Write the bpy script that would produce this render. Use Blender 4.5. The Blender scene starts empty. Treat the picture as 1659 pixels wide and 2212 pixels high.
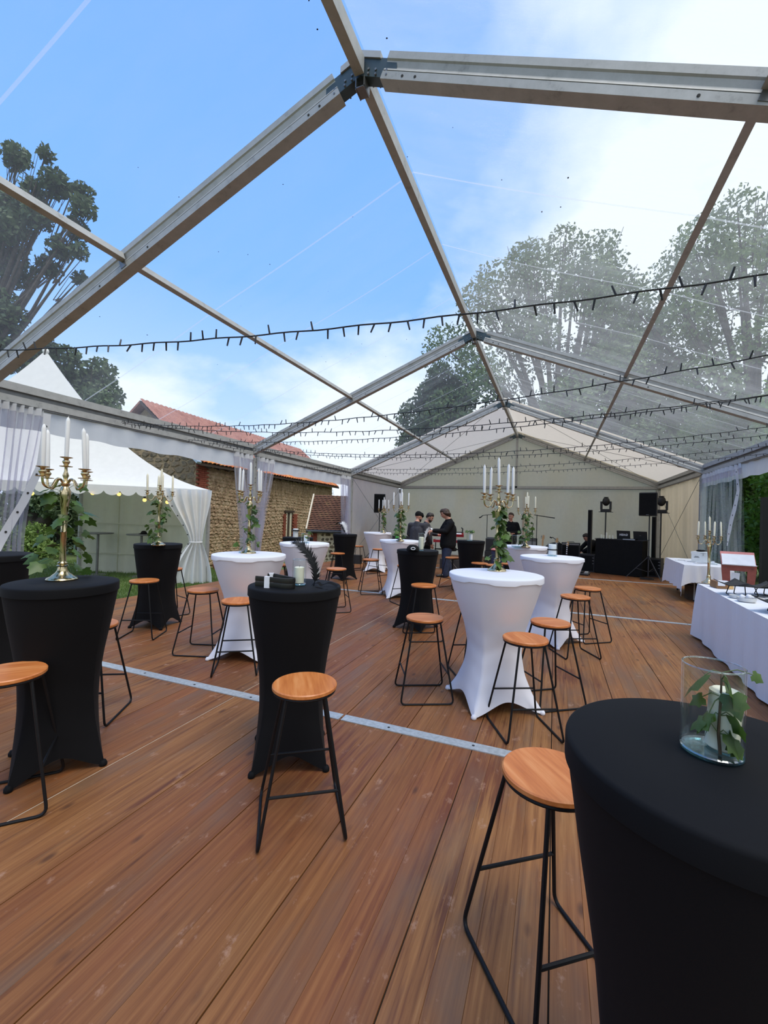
import bpy, bmesh, math, random
import numpy as np
from mathutils import Vector, Matrix
PI = math.pi
random.seed(7)
rng = np.random.default_rng(7)
S = bpy.context.scene
COL = S.collection

# ------------------------------------------------------------------ camera
def make_camera():
    yaw, pitch, roll = 0.3755, 0.0098, 0.0304
    f = Vector((-math.sin(yaw)*math.cos(pitch), math.cos(yaw)*math.cos(pitch), math.sin(pitch)))
    r = Vector((math.cos(yaw), math.sin(yaw), 0)); u = r.cross(f)
    r2 = math.cos(roll)*r + math.sin(roll)*u
    u2 = -math.sin(roll)*r + math.cos(roll)*u
    cd = bpy.data.cameras.new('camera'); cam = bpy.data.objects.new('camera', cd); COL.objects.link(cam)
    m = Matrix((r2, u2, -f)).transposed().to_4x4()
    m.translation = (1.479, -3.0179, 1.5646)
    cam.matrix_world = m
    cd.sensor_fit = 'HORIZONTAL'; cd.sensor_width = 36; cd.lens = 933.3/1659*36
    cd.clip_start = 0.05; cd.clip_end = 500
    S.camera = cam
make_camera()

# ------------------------------------------------------------------ sky, sun, exposure
def make_world():
    w = bpy.data.worlds.new('sky'); S.world = w; w.use_nodes = True
    nt = w.node_tree; n = nt.nodes; n.clear(); L = nt.links.new
    out = n.new('ShaderNodeOutputWorld'); bg = n.new('ShaderNodeBackground')
    tc = n.new('ShaderNodeTexCoord'); sep = n.new('ShaderNodeSeparateXYZ'); L(tc.outputs['Generated'], sep.inputs[0])
    grad = n.new('ShaderNodeValToRGB'); L(sep.outputs['Z'], grad.inputs[0])
    e = grad.color_ramp.elements
    e[0].position = 0.0; e[0].color = (.58, .72, .92, 1)
    e[1].position = 1.0; e[1].color = (.13, .32, .84, 1)
    for p, c in ((.12, (.48, .66, .94, 1)), (.45, (.19, .42, .90, 1))):
        k = e.new(p); k.color = c
    # clouds: noise on the direction flattened towards the horizon
    add = n.new('ShaderNodeMath'); add.operation = 'ADD'; add.inputs[1].default_value = .30; L(sep.outputs['Z'], add.inputs[0])
    dx = n.new('ShaderNodeMath'); dx.operation = 'DIVIDE'; L(sep.outputs['X'], dx.inputs[0]); L(add.outputs[0], dx.inputs[1])
    dy = n.new('ShaderNodeMath'); dy.operation = 'DIVIDE'; L(sep.outputs['Y'], dy.inputs[0]); L(add.outputs[0], dy.inputs[1])
    com = n.new('ShaderNodeCombineXYZ'); L(dx.outputs[0], com.inputs[0]); L(dy.outputs[0], com.inputs[1])
    noi = n.new('ShaderNodeTexNoise'); noi.inputs['Scale'].default_value = 1.5; noi.inputs['Detail'].default_value = 7
    noi.inputs['Roughness'].default_value = .52; L(com.outputs[0], noi.inputs['Vector'])
    # a wide cloud bank low all round and over the east half
    bias = n.new('ShaderNodeMath'); bias.operation = 'MULTIPLY_ADD'; L(sep.outputs['X'], bias.inputs[0])
    bias.inputs[1].default_value = .45; L(noi.outputs['Fac'], bias.inputs[2])
    low = n.new('ShaderNodeMapRange'); L(sep.outputs['Z'], low.inputs[0])
    for i, v in ((1, .22), (2, .56), (3, .36), (4, .06)): low.inputs[i].default_value = v
    b2 = n.new('ShaderNodeMath'); b2.operation = 'ADD'; L(bias.outputs[0], b2.inputs[0]); L(low.outputs[0], b2.inputs[1])
    ramp = n.new('ShaderNodeValToRGB'); L(b2.outputs[0], ramp.inputs[0])
    ramp.color_ramp.elements[0].position = .47; ramp.color_ramp.elements[0].color = (0, 0, 0, 1)
    ramp.color_ramp.elements[1].position = .66; ramp.color_ramp.elements[1].color = (1, 1, 1, 1)
    mix = n.new('ShaderNodeMixRGB'); L(ramp.outputs[0], mix.inputs[0]); L(grad.outputs[0], mix.inputs[1])
    mix.inputs[2].default_value = (.74, .82, .91, 1)
    # ground side of the dome
    up = n.new('ShaderNodeMapRange'); L(sep.outputs['Z'], up.inputs[0]); up.inputs[1].default_value = -.03; up.inputs[2].default_value = .0
    m2 = n.new('ShaderNodeMixRGB'); L(up.outputs[0], m2.inputs[0]); m2.inputs[1].default_value = (.16, .19, .12, 1); L(mix.outputs[0], m2.inputs[2])
    L(m2.outputs[0], bg.inputs[0]); bg.inputs[1].default_value = 1.0
    L(bg.outputs[0], out.inputs[0])
make_world()
sd = bpy.data.lights.new('sun', 'SUN'); sd.energy = 1.9; sd.angle = math.radians(30); sd.color = (1, .95, .86)
sun = bpy.data.objects.new('sun', sd); COL.objects.link(sun)
sun.rotation_euler = Vector((-.34, .22, -.92)).to_track_quat('-Z', 'Y').to_euler()
vs = S.view_settings
vs.view_transform = 'Standard'; vs.look = 'None'; vs.gamma = 1; vs.use_curve_mapping = False
vs.exposure = 0.42
S.cycles.transparent_max_bounces = 28; S.cycles.max_bounces = 8; S.cycles.caustics_reflective = False; S.cycles.caustics_refractive = False
S.cycles.sample_clamp_indirect = 6

# ------------------------------------------------------------------ materials
def lin(r, g, b):
    f = lambda c: ((c/255+.055)/1.055)**2.4 if c > 10 else c/255/12.92
    return (f(r), f(g), f(b), 1)
class NT:
    def __init__(s, name):
        s.m = bpy.data.materials.new(name); s.m.use_nodes = True; s.t = s.m.node_tree; s.t.nodes.clear()
        s.out = s.t.nodes.new('ShaderNodeOutputMaterial')
    def n(s, typ, **kw):
        o = s.t.nodes.new('ShaderNode'+typ)
        for k, v in kw.items():
            if hasattr(o, k) and not k[0].isupper() and k not in ('inp',): setattr(o, k, v)
        for k, v in kw.get('inp', {}).items():
            if isinstance(v, bpy.types.NodeSocket): s.t.links.new(v, o.inputs[k])
            else: o.inputs[k].default_value = v
        return o
    def link(s, a, b): s.t.links.new(a, b)
    def ramp(s, fac, stops):
        r = s.n('ValToRGB'); s.link(fac, r.inputs[0]); e = r.color_ramp.elements
        e[0].position, e[0].color = stops[0]; e[1].position, e[1].color = stops[-1]
        for p, c in stops[1:-1]:
            k = e.new(p); k.color = c
        return r.outputs[0]
    def mix(s, fac, a, b, mode='MIX'):
        m = s.n('MixRGB'); m.blend_type = mode
        for i, v in enumerate((fac, a, b)):
            if isinstance(v, bpy.types.NodeSocket): s.link(v, m.inputs[i])
            else: m.inputs[i].default_value = v
        return m.outputs[0]
    def noise(s, vec, scale, detail=3, rough=.5):
        o = s.n('TexNoise', inp={'Scale': scale, 'Detail': detail, 'Roughness': rough})
        if vec is not None: s.link(vec, o.inputs['Vector'])
        return o.outputs['Fac']
    def mapping(s, vec, scale, loc=None):
        o = s.n('Mapping'); s.link(vec, o.inputs[0]); o.inputs['Scale'].default_value = scale
        if loc is not None: s.link(loc, o.inputs['Location'])
        return o.outputs[0]
    def bsdf(s, col, rough=.6, metal=0, bump=None, bstr=.3, bdist=.01, **inp):
        p = s.n('BsdfPrincipled', inp={'Roughness': rough, 'Metallic': metal, **{k.replace('_', ' '): v for k, v in inp.items()}})
        if isinstance(col, bpy.types.NodeSocket): s.link(col, p.inputs['Base Color'])
        else: p.inputs['Base Color'].default_value = col
        if bump is not None:
            b = s.n('Bump', inp={'Strength': bstr, 'Distance': bdist}); s.link(bump, b.inputs['Height']); s.link(b.outputs[0], p.inputs['Normal'])
        return p.outputs[0]
    def done(s, sh): s.link(sh, s.out.inputs[0]); return s.m
def simple(name, col, rough=.6, metal=0, var=.12, scale=12, spec=None):
    """a plain material with a faint uneven tone of its own"""
    t = NT(name); tc = t.n('TexCoord').outputs['Object']
    f = t.noise(tc, scale, 3)
    c2 = tuple(max(0, c*(1-var)) for c in col[:3])+(1,); c1 = tuple(min(1, c*(1+var)) for c in col[:3])+(1,)
    c = t.ramp(f, [(.3, c2), (.7, c1)])
    kw = {} if spec is None else {'Specular_IOR_Level': spec}
    return t.done(t.bsdf(c, rough, metal, **kw))
M = {}
M['black_metal'] = simple('black_metal', (.006, .006, .007), .5, spec=.25)
M['black_plastic'] = simple('black_plastic', (.012, .012, .013), .55)
M['black_cloth'] = simple('black_cloth', (.010, .010, .010), .9, spec=.15)
M['grey_metal'] = simple('grey_metal', (.20, .20, .20), .4, .6)
M['rubber'] = simple('rubber', (.02, .02, .02), .8)
M['paper'] = simple('paper', (.82, .82, .84), .7, var=.04)
M['white_plastic'] = simple('white_plastic', (.80, .79, .74), .5, var=.04)
M['ceramic'] = simple('ceramic', (.62, .62, .60), .35, var=.08)
M['wax_white'] = simple('wax_white', (.88, .87, .85), .45, var=.02)
M['wax_cream'] = simple('wax_cream', (.92, .86, .66), .5, var=.03)
M['red'] = simple('red', (.30, .012, .02), .4)
M['salmon'] = simple('salmon', (.62, .22, .20), .6)
M['brick_red'] = simple('brick_red', (.33, .085, .06), .7)
M['kraft'] = simple('kraft', (.30, .15, .06), .7)
M['yellow_card'] = simple('yellow_card', (.80, .50, .20), .7)
M['navy'] = simple('navy', (.012, .018, .06), .8)
M['green_trim'] = simple('green_trim', (.10, .55, .10), .6)
M['skin'] = simple('skin', lin(205, 150, 125), .55, var=.08, scale=20)
M['hair_dark'] = simple('hair_dark', (.022, .014, .010), .6, scale=60, var=.5)
M['hair_brown'] = simple('hair_brown', (.05, .026, .015), .6, scale=60, var=.5)
M['denim'] = simple('denim', (.022, .032, .065), .85, var=.3, scale=25)
M['grey_shirt'] = simple('grey_shirt', (.040, .040, .050), .85, var=.25, scale=20)
M['suit'] = simple('suit', (.007, .007, .008), .85, var=.25, scale=20, spec=.2)
M['leather'] = simple('leather', (.012, .011, .010), .3)
M['lip'] = simple('lip', (.33, .12, .10), .5)
M['maple'] = simple('maple', lin(205, 160, 105), .4)
M['silver_grille'] = simple('silver_grille', (.36, .36, .34), .6, scale=120, var=.3)
M['slate_grey'] = simple('slate_grey', (.04, .04, .042), .5)
M['zinc'] = simple('zinc', (.36, .44, .48), .45, .4)
M['cream_paint'] = simple('cream_paint', (.62, .55, .42), .6)
M['dark_wood'] = simple('dark_wood', (.05, .03, .02), .7)
M['socket'] = simple('socket', (.02, .02, .02), .5)
def brass():
    t = NT('brass'); tc = t.n('TexCoord').outputs['Object']
    f = t.noise(tc, 30, 3)
    return t.done(t.bsdf(t.ramp(f, [(.3, (.55, .43, .24, 1)), (.7, (.70, .58, .36, 1))]), .2, 1.0))
M['brass'] = brass()
def stretch(name, c, spec, sheen):
    t = NT(name); tc = t.n('TexCoord').outputs['Object']
    wv = t.n('TexNoise', inp={'Scale': 900., 'Detail': 1.}); t.link(tc, wv.inputs['Vector'])
    col = t.mix(.1, c, t.ramp(t.noise(tc, 6, 2), [(.3, tuple(x*.8 for x in c[:3])+(1,)), (.7, c)]))
    return t.done(t.bsdf(col, .75, 0, wv.outputs['Fac'], .15, .0006, Specular_IOR_Level=spec, Sheen_Weight=sheen))
M['white_stretch'] = stretch('white_stretch', (.80, .80, .86, 1), .25, .0)
M['black_stretch'] = stretch('black_stretch', (.0045, .0045, .0055, 1), .16, .015)
def linen():
    t = NT('white_linen'); tc = t.n('TexCoord').outputs['Object']
    f = t.noise(t.mapping(tc, (14, 14, 1.5)), 1, 3)
    return t.done(t.bsdf((.82, .82, .84, 1), .85, 0, f, .35, .02))
M['white_linen'] = linen()
def tentfabric(name, c, tr, folds=.6):
    t = NT(name); p = t.n('NewGeometry').outputs['Position']
    f = t.noise(t.mapping(p, (1.1, 1.1, .35)), 1.1, 5, .6)
    fine = t.noise(p, 9, 3)
    b = t.n('Bump', inp={'Strength': folds, 'Distance': .12}); t.link(f, b.inputs['Height'])
    col = t.mix(.25, c, t.ramp(fine, [(.3, tuple(x*.82 for x in c[:3])+(1,)), (.75, c)]))
    d = t.n('BsdfDiffuse'); t.link(col, d.inputs[0]); t.link(b.outputs[0], d.inputs['Normal'])
    tl = t.n('BsdfTranslucent'); t.link(col, tl.inputs[0]); t.link(b.outputs[0], tl.inputs['Normal'])
    mx = t.n('MixShader'); mx.inputs[0].default_value = tr; t.link(d.outputs[0], mx.inputs[1]); t.link(tl.outputs[0], mx.inputs[2])
    return t.done(mx.outputs[0])
M['tent_white'] = tentfabric('tent_white', (.96, .83, .67, 1), .62)
M['roof_white'] = tentfabric('roof_white', (.90, .82, .71, 1), .42, .1)
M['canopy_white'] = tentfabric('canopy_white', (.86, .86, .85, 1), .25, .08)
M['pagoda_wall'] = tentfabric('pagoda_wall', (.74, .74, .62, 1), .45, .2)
M['valance_white'] = tentfabric('valance_white', (.76, .77, .79, 1), .3, .1)
def pvc(name, lo, hi, streak, tint=(.97, .98, 1, 1)):
    """clear PVC sheet: mostly see-through, with uneven milky haze streaked down the slope"""
    t = NT(name); p = t.n('NewGeometry').outputs['Position']
    f1 = t.noise(t.mapping(p, (.9, 3.2, .9)), 1, 6, .7)
    f2 = t.noise(p, .5, 4)
    m = t.n('Math', operation='MULTIPLY'); t.link(f1, m.inputs[0]); t.link(f2, m.inputs[1])
    rr = t.n('MapRange', inp={1: .15, 2: .15+streak, 3: lo, 4: hi}); t.link(m.outputs[0], rr.inputs[0])
    tr = t.n('BsdfTransparent'); tr.inputs[0].default_value = tint
    d = t.n('BsdfDiffuse'); d.inputs[0].default_value = (.86, .88, .9, 1)
    tl = t.n('BsdfTranslucent'); tl.inputs[0].default_value = (.86, .88, .9, 1)
    mh = t.n('MixShader'); mh.inputs[0].default_value = .6; t.link(d.outputs[0], mh.inputs[1]); t.link(tl.outputs[0], mh.inputs[2])
    mx = t.n('MixShader'); t.link(rr.outputs[0], mx.inputs[0]); t.link(tr.outputs[0], mx.inputs[1]); t.link(mh.outputs[0], mx.inputs[2])
    return t.done(mx.outputs[0])
M['clear_left'] = pvc('clear_left', .06, .16, .3)
M['clear_right'] = pvc('clear_right', .17, .34, .25)
M['seam'] = pvc('seam', .34, .40, .3)
def curtainpvc(name, lo, hi, tint, milk):
    t = NT(name); p = t.n('NewGeometry').outputs['Position']
    f = t.noise(t.mapping(p, (2, 7, .35)), 1, 2)
    rr = t.n('MapRange', inp={1: .35, 2: .65, 3: lo, 4: hi}); t.link(f, rr.inputs[0])
    tr = t.n('BsdfTransparent'); tr.inputs[0].default_value = tint
    d = t.n('BsdfDiffuse'); d.inputs[0].default_value = milk; g = t.n('BsdfGlossy', inp={'Roughness': .35}); g.inputs[0].default_value = (.8, .8, .82, 1)
    dg = t.n('MixShader'); dg.inputs[0].default_value = .12; t.link(d.outputs[0], dg.inputs[1]); t.link(g.outputs[0], dg.inputs[2])
    mx = t.n('MixShader'); t.link(rr.outputs[0], mx.inputs[0]); t.link(tr.outputs[0], mx.inputs[1]); t.link(dg.outputs[0], mx.inputs[2])
    return t.done(mx.outputs[0])
M['curtain_pvc'] = curtainpvc('curtain_pvc', .14, .40, (.88, .87, .92, 1), (.66, .64, .69, 1))
M['curtain_clear'] = curtainpvc('curtain_clear', .05, .24, (.90, .93, .92, 1), (.62, .66, .66, 1))
def glass(name, tint, base=.02):
    t = NT(name); lw = t.n('LayerWeight', inp={'Blend': .25})
    pw = t.n('Math', operation='POWER'); t.link(lw.outputs['Facing'], pw.inputs[0]); pw.inputs[1].default_value = 2.2
    mm = t.n('Math', operation='MULTIPLY_ADD'); t.link(pw.outputs[0], mm.inputs[0]); mm.inputs[1].default_value = .85; mm.inputs[2].default_value = base
    tr = t.n('BsdfTransparent'); tr.inputs[0].default_value = tint
    g = t.n('BsdfGlossy', inp={'Roughness': .04}); g.inputs[0].default_value = (.95, .98, 1, 1)
    mx = t.n('MixShader'); t.link(mm.outputs[0], mx.inputs[0]); t.link(tr.outputs[0], mx.inputs[1]); t.link(g.outputs[0], mx.inputs[2])
    return t.done(mx.outputs[0])
M['glass'] = glass('glass', (.975, .99, .99, 1), 0.015)
M['glass_rim'] = glass('glass_rim', (.86, .90, .91, 1), .22)
M['glass_base'] = glass('glass_base', (.55, .86, .93, 1), .25)
def aluminium():
    t = NT('aluminium'); p = t.n('NewGeometry').outputs['Position']
    f = t.noise(p, 9, 6, .7)
    c = t.ramp(f, [(.32, (.30, .30, .29, 1)), (.42, (.40, .40, .385, 1)), (.7, (.47, .47, .455, 1))])
    return t.done(t.bsdf(c, .55, .25, f, .05, .004))
M['aluminium'] = aluminium()
def strip():
    t = NT('floor_strip_metal'); p = t.n('NewGeometry').outputs['Position']
    f = t.noise(p, 40, 4)
    return t.done(t.bsdf(t.ramp(f, [(.3, (.36, .39, .40, 1)), (.7, (.52, .55, .56, 1))]), .45, .3))
M['strip'] = strip()
M['bracket_blue'] = simple('bracket_blue', (.055, .085, .10), .5, .3)
def planks():
    t = NT('worn_pine'); geo = t.n('NewGeometry').outputs['Position']; oi = t.n('ObjectInfo')
    vec = t.n('CombineXYZ'); ml = t.n('Math', operation='MULTIPLY'); ml.inputs[1].default_value = 37.; t.link(oi.outputs['Random'], ml.inputs[0])
    t.link(ml.outputs[0], vec.inputs[0]); t.link(ml.outputs[0], vec.inputs[1])
    loc = vec.outputs[0]
    grain = t.noise(t.mapping(geo, (46, 1.3, 1), loc), 1, 6, .62)
    fine = t.noise(t.mapping(geo, (160, 4., 1), loc), 1, 3, .6)
    broad = t.noise(t.mapping(geo, (2.6, .9, 1), loc), 1, 5, .6)
    base = t.ramp(grain, [(.26, lin(92, 54, 32)), (.39, lin(142, 94, 56)), (.56, lin(164, 113, 69)), (.78, lin(186, 137, 90))])
    sp = t.n('SeparateXYZ'); t.link(geo, sp.inputs[0])
    px = t.n('Math', operation='MULTIPLY_ADD'); t.link(sp.outputs[0], px.inputs[0]); px.inputs[1].default_value = 2.; px.inputs[2].default_value = 20.
    py = t.n('Math', operation='MULTIPLY_ADD'); t.link(sp.outputs[1], py.inputs[0]); py.inputs[1].default_value = 1/5.125; py.inputs[2].default_value = 20.
    fx = t.n('Math', operation='FLOOR'); t.link(px.outputs[0], fx.inputs[0]); fy = t.n('Math', operation='FLOOR'); t.link(py.outputs[0], fy.inputs[0])
    cc = t.n('CombineXYZ'); t.link(fx.outputs[0], cc.inputs[0]); t.link(fy.outputs[0], cc.inputs[1]); pn = t.n('TexWhiteNoise'); t.link(cc.outputs[0], pn.inputs['Vector'])
    panel = t.ramp(pn.outputs['Value'], [(0., (.60, .53, .48, 1)), (.25, (.92, .84, .76, 1)), (.5, (1.02, 1.0, .95, 1)), (.75, (.78, .66, .58, 1)), (1., (.95, .93, .90, 1))])
    tone = t.ramp(oi.outputs['Random'], [(0., (.90, .87, .85, 1)), (.5, (1, 1, 1, 1)), (1., (1.04, 1.0, .96, 1))])
    c = t.mix(1, base, (.86, .88, .83, 1), 'MULTIPLY'); c = t.mix(1, c, panel, 'MULTIPLY'); c = t.mix(1, c, tone, 'MULTIPLY')
    c = t.mix(.3, c, t.ramp(fine, [(.3, (.5, .46, .43, 1)), (.62, (1, 1, 1, 1))]), 'MULTIPLY')
    stv = t.noise(t.mapping(geo, (26, 1.0, 1), loc), 1, 5, .7); stm = t.noise(t.mapping(geo, (1.3, .8, 1)), 1, 3)
    sm_ = t.n('Math', operation='MULTIPLY'); t.link(stv, sm_.inputs[0]); t.link(stm, sm_.inputs[1])
    c = t.mix(t.ramp(sm_.outputs[0], [(.29, (0, 0, 0, 1)), (.36, (.75, .75, .75, 1))]), c, lin(84, 42, 27))
    # grey weathering patches, dark knots, pale scuffs
    c = t.mix(t.ramp(broad, [(.50, (0, 0, 0, 1)), (.68, (.7, .7, .7, 1))]), c, lin(106, 84, 66))
    red = t.noise(t.mapping(geo, (1.6, .5, 1)), 1, 3)
    c = t.mix(t.ramp(red, [(.45, (0, 0, 0, 1)), (.62, (.32, .32, .32, 1))]), c, lin(128, 70, 42))
    vo = t.n('TexVoronoi', inp={'Scale': 1.}); t.link(t.mapping(geo, (6.5, 2.6, 1), loc), vo.inputs['Vector'])
    c = t.mix(t.ramp(vo.outputs['Distance'], [(.05, (.75, .75, .75, 1)), (.13, (0, 0, 0, 1))]), c, lin(72, 44, 30))
    sc = t.noise(t.mapping(geo, (5, 3, 1)), 2, 8, .7)
    c = t.mix(t.ramp(sc, [(.60, (0, 0, 0, 1)), (.72, (.6, .6, .6, 1))]), c, lin(190, 152, 128))
    rough = t.n('MapRange', inp={1: .3, 2: .7, 3: .62, 4: .42}); t.link(broad, rough.inputs[0])
    b = t.n('Bump', inp={'Strength': .25, 'Distance': .003}); t.link(grain, b.inputs['Height'])
    p = t.n('BsdfPrincipled'); t.link(c, p.inputs['Base Color']); t.link(rough.outputs[0], p.inputs['Roughness']); t.link(b.outputs[0], p.inputs['Normal'])
    p.inputs['Specular IOR Level'].default_value = .35
    return t.done(p.outputs[0])
M['planks'] = planks()
M['underfloor'] = simple('underfloor', (.020, .013, .009), .9)
def seatwood():
    t = NT('seat_wood'); tc = t.n('TexCoord').outputs['Object']; oi = t.n('ObjectInfo')
    g = t.noise(t.mapping(tc, (3, 34, 30)), 1, 4, .6)
    c = t.ramp(g, [(.3, lin(186, 106, 52)), (.5, lin(206, 126, 66)), (.7, lin(220, 148, 90))])
    c = t.mix(.5, c, t.ramp(oi.outputs['Random'], [(0, (.78, .70, .68, 1)), (.5, (1, 1, 1, 1)), (1, (1.0, .86, .80, 1))]), 'MULTIPLY')
    return t.done(t.bsdf(c, .38, 0, g, .05, .002))
M['seat_wood'] = seatwood()
def leafmat(name, c1, c2, tr=.35, rough=.5, scale=2.0):
    t = NT(name); p = t.n('NewGeometry').outputs['Position']; oi = t.n('ObjectInfo')
    f = t.noise(p, scale, 3)
    wn = t.n('TexWhiteNoise'); t.link(p, wn.inputs[0])
    c = t.ramp(f, [(.3, c1), (.7, c2)])
    c = t.mix(.4, c, t.ramp(oi.outputs['Random'], [(0, tuple(x*.55 for x in c1[:3])+(1,)), (1, tuple(min(1, x*1.3) for x in c2[:3])+(1,))]))
    pr = t.n('BsdfPrincipled', inp={'Roughness': rough}); t.link(c, pr.inputs['Base Color'])
    tl = t.n('BsdfTranslucent'); t.link(c, tl.inputs[0])
    mx = t.n('MixShader'); mx.inputs[0].default_value = tr; t.link(pr.outputs[0], mx.inputs[1]); t.link(tl.outputs[0], mx.inputs[2])
    return t.done(mx.outputs[0])
M['ivy'] = leafmat('ivy_leaf', (.030, .075, .010, 1), (.115, .20, .035, 1), .3, .4, 14)
M['ivy_stem'] = simple('ivy_stem', (.10, .14, .045), .6)
M['ivy_wood'] = simple('ivy_wood', (.10, .06, .03), .7)
M['tree_leaf'] = leafmat('tree_leaf', (.10, .17, .06, 1), (.22, .31, .12, 1), .35, .6, .5)
M['tree_dark'] = leafmat('tree_dark', (.055, .095, .045, 1), (.12, .18, .075, 1), .3, .6, .6)
M['hedge_leaf'] = leafmat('hedge_leaf', (.025, .060, .008, 1), (.15, .28, .035, 1), .45, .5, .9)
M['bush_leaf'] = leafmat('bush_leaf', (.08, .15, .03, 1), (.22, .32, .08, 1), .35, .6, 2)
M['bark'] = simple('bark', (.075, .062, .05), .9, var=.4, scale=5)
def lawnmat():
    t = NT('lawn'); p = t.n('NewGeometry').outputs['Position']
    f = t.noise(p, 30, 4); g = t.noise(p, .8, 3)
    c = t.ramp(f, [(.3, (.055, .085, .022, 1)), (.7, (.15, .20, .065, 1))])
    c = t.mix(.4, c, t.ramp(g, [(.3, (.05, .08, .02, 1)), (.7, (.16, .24, .07, 1))]))
    return t.done(t.bsdf(c, .9, 0, f, .5, .03))
M['lawn'] = lawnmat()
M['grass'] = leafmat('grass_blade', (.06, .12, .02, 1), (.17, .26, .06, 1), .4, .6, 3)
def stonemat(name, stops, sc=3.0):
    t = NT(name); p = t.n('NewGeometry').outputs['Position']
    f = t.noise(p, sc, 4, .7); g = t.noise(p, 26, 4, .7)
    c = t.ramp(f, stops); c = t.mix(.55, c, t.ramp(g, [(.3, (.35, .33, .30, 1)), (.65, (1.15, 1.1, 1.05, 1))]), 'MULTIPLY')
    return t.done(t.bsdf(c, .95, 0, g, .7, .03))
M['fieldstone'] = stonemat('fieldstone', [(.3, lin(128, 106, 86)), (.45, lin(172, 144, 116)), (.58, lin(196, 172, 144)), (.72, lin(150, 132, 114))], 4)
M['fieldmortar'] = stonemat('fieldmortar', [(.3, lin(138, 120, 92)), (.7, lin(182, 160, 124))], 2)
M['rubble_grey'] = stonemat('rubble_grey', [(.3, lin(92, 84, 70)), (.5, lin(146, 132, 108)), (.7, lin(128, 98, 66))], 3)
M['flint'] = stonemat('flint', [(.3, lin(74, 66, 52)), (.7, lin(136, 122, 96))], 5)
M['pale_mortar'] = stonemat('pale_mortar', [(.3, lin(205, 192, 158)), (.7, lin(232, 222, 192))], 3)
M['brick'] = stonemat('brick', [(.3, lin(118, 56, 42)), (.7, lin(164, 88, 66))], 5)
def tilemat():
    t = NT('clay_tile'); oi = t.n('ObjectInfo'); p = t.n('NewGeometry').outputs['Position']
    f = t.noise(p, 5, 4, .7)
    c = t.ramp(f, [(.3, lin(128, 70, 44)), (.5, lin(186, 108, 66)), (.7, lin(212, 140, 92))])
    c = t.mix(.6, c, t.ramp(oi.outputs['Random'], [(0, lin(150, 80, 50)), (.5, lin(200, 120, 74)), (.8, lin(214, 150, 80)), (1, lin(150, 110, 70))]))
    return t.done(t.bsdf(c, .9, 0, f, .4, .02))
M['clay_tile'] = tilemat()
M['pink_tile'] = stonemat('pink_tile', [(.3, lin(150, 98, 86)), (.7, lin(186, 134, 118))], 2)
M['brown_tile'] = stonemat('brown_tile', [(.3, lin(84, 56, 44)), (.55, lin(122, 84, 66)), (.75, lin(136, 112, 76))], 3)
def emit(name, col, st):
    t = NT(name); e = t.n('Emission', inp={'Strength': st}); e.inputs[0].default_value = col; return t.done(e.outputs[0])
M['bulb_glow'] = emit('bulb_glow', (1, .62, .16, 1), 1.6)
M['feather_black'] = simple('feather_black', (.008, .008, .009), .6)
M['feather_white'] = simple('feather_white', (.80, .80, .80), .7)
M['cymbal'] = simple('cymbal', (.05, .045, .03), .4, .6)
M['clear_acrylic'] = glass('clear_acrylic', (.88, .92, .93, 1), .04)

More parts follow.
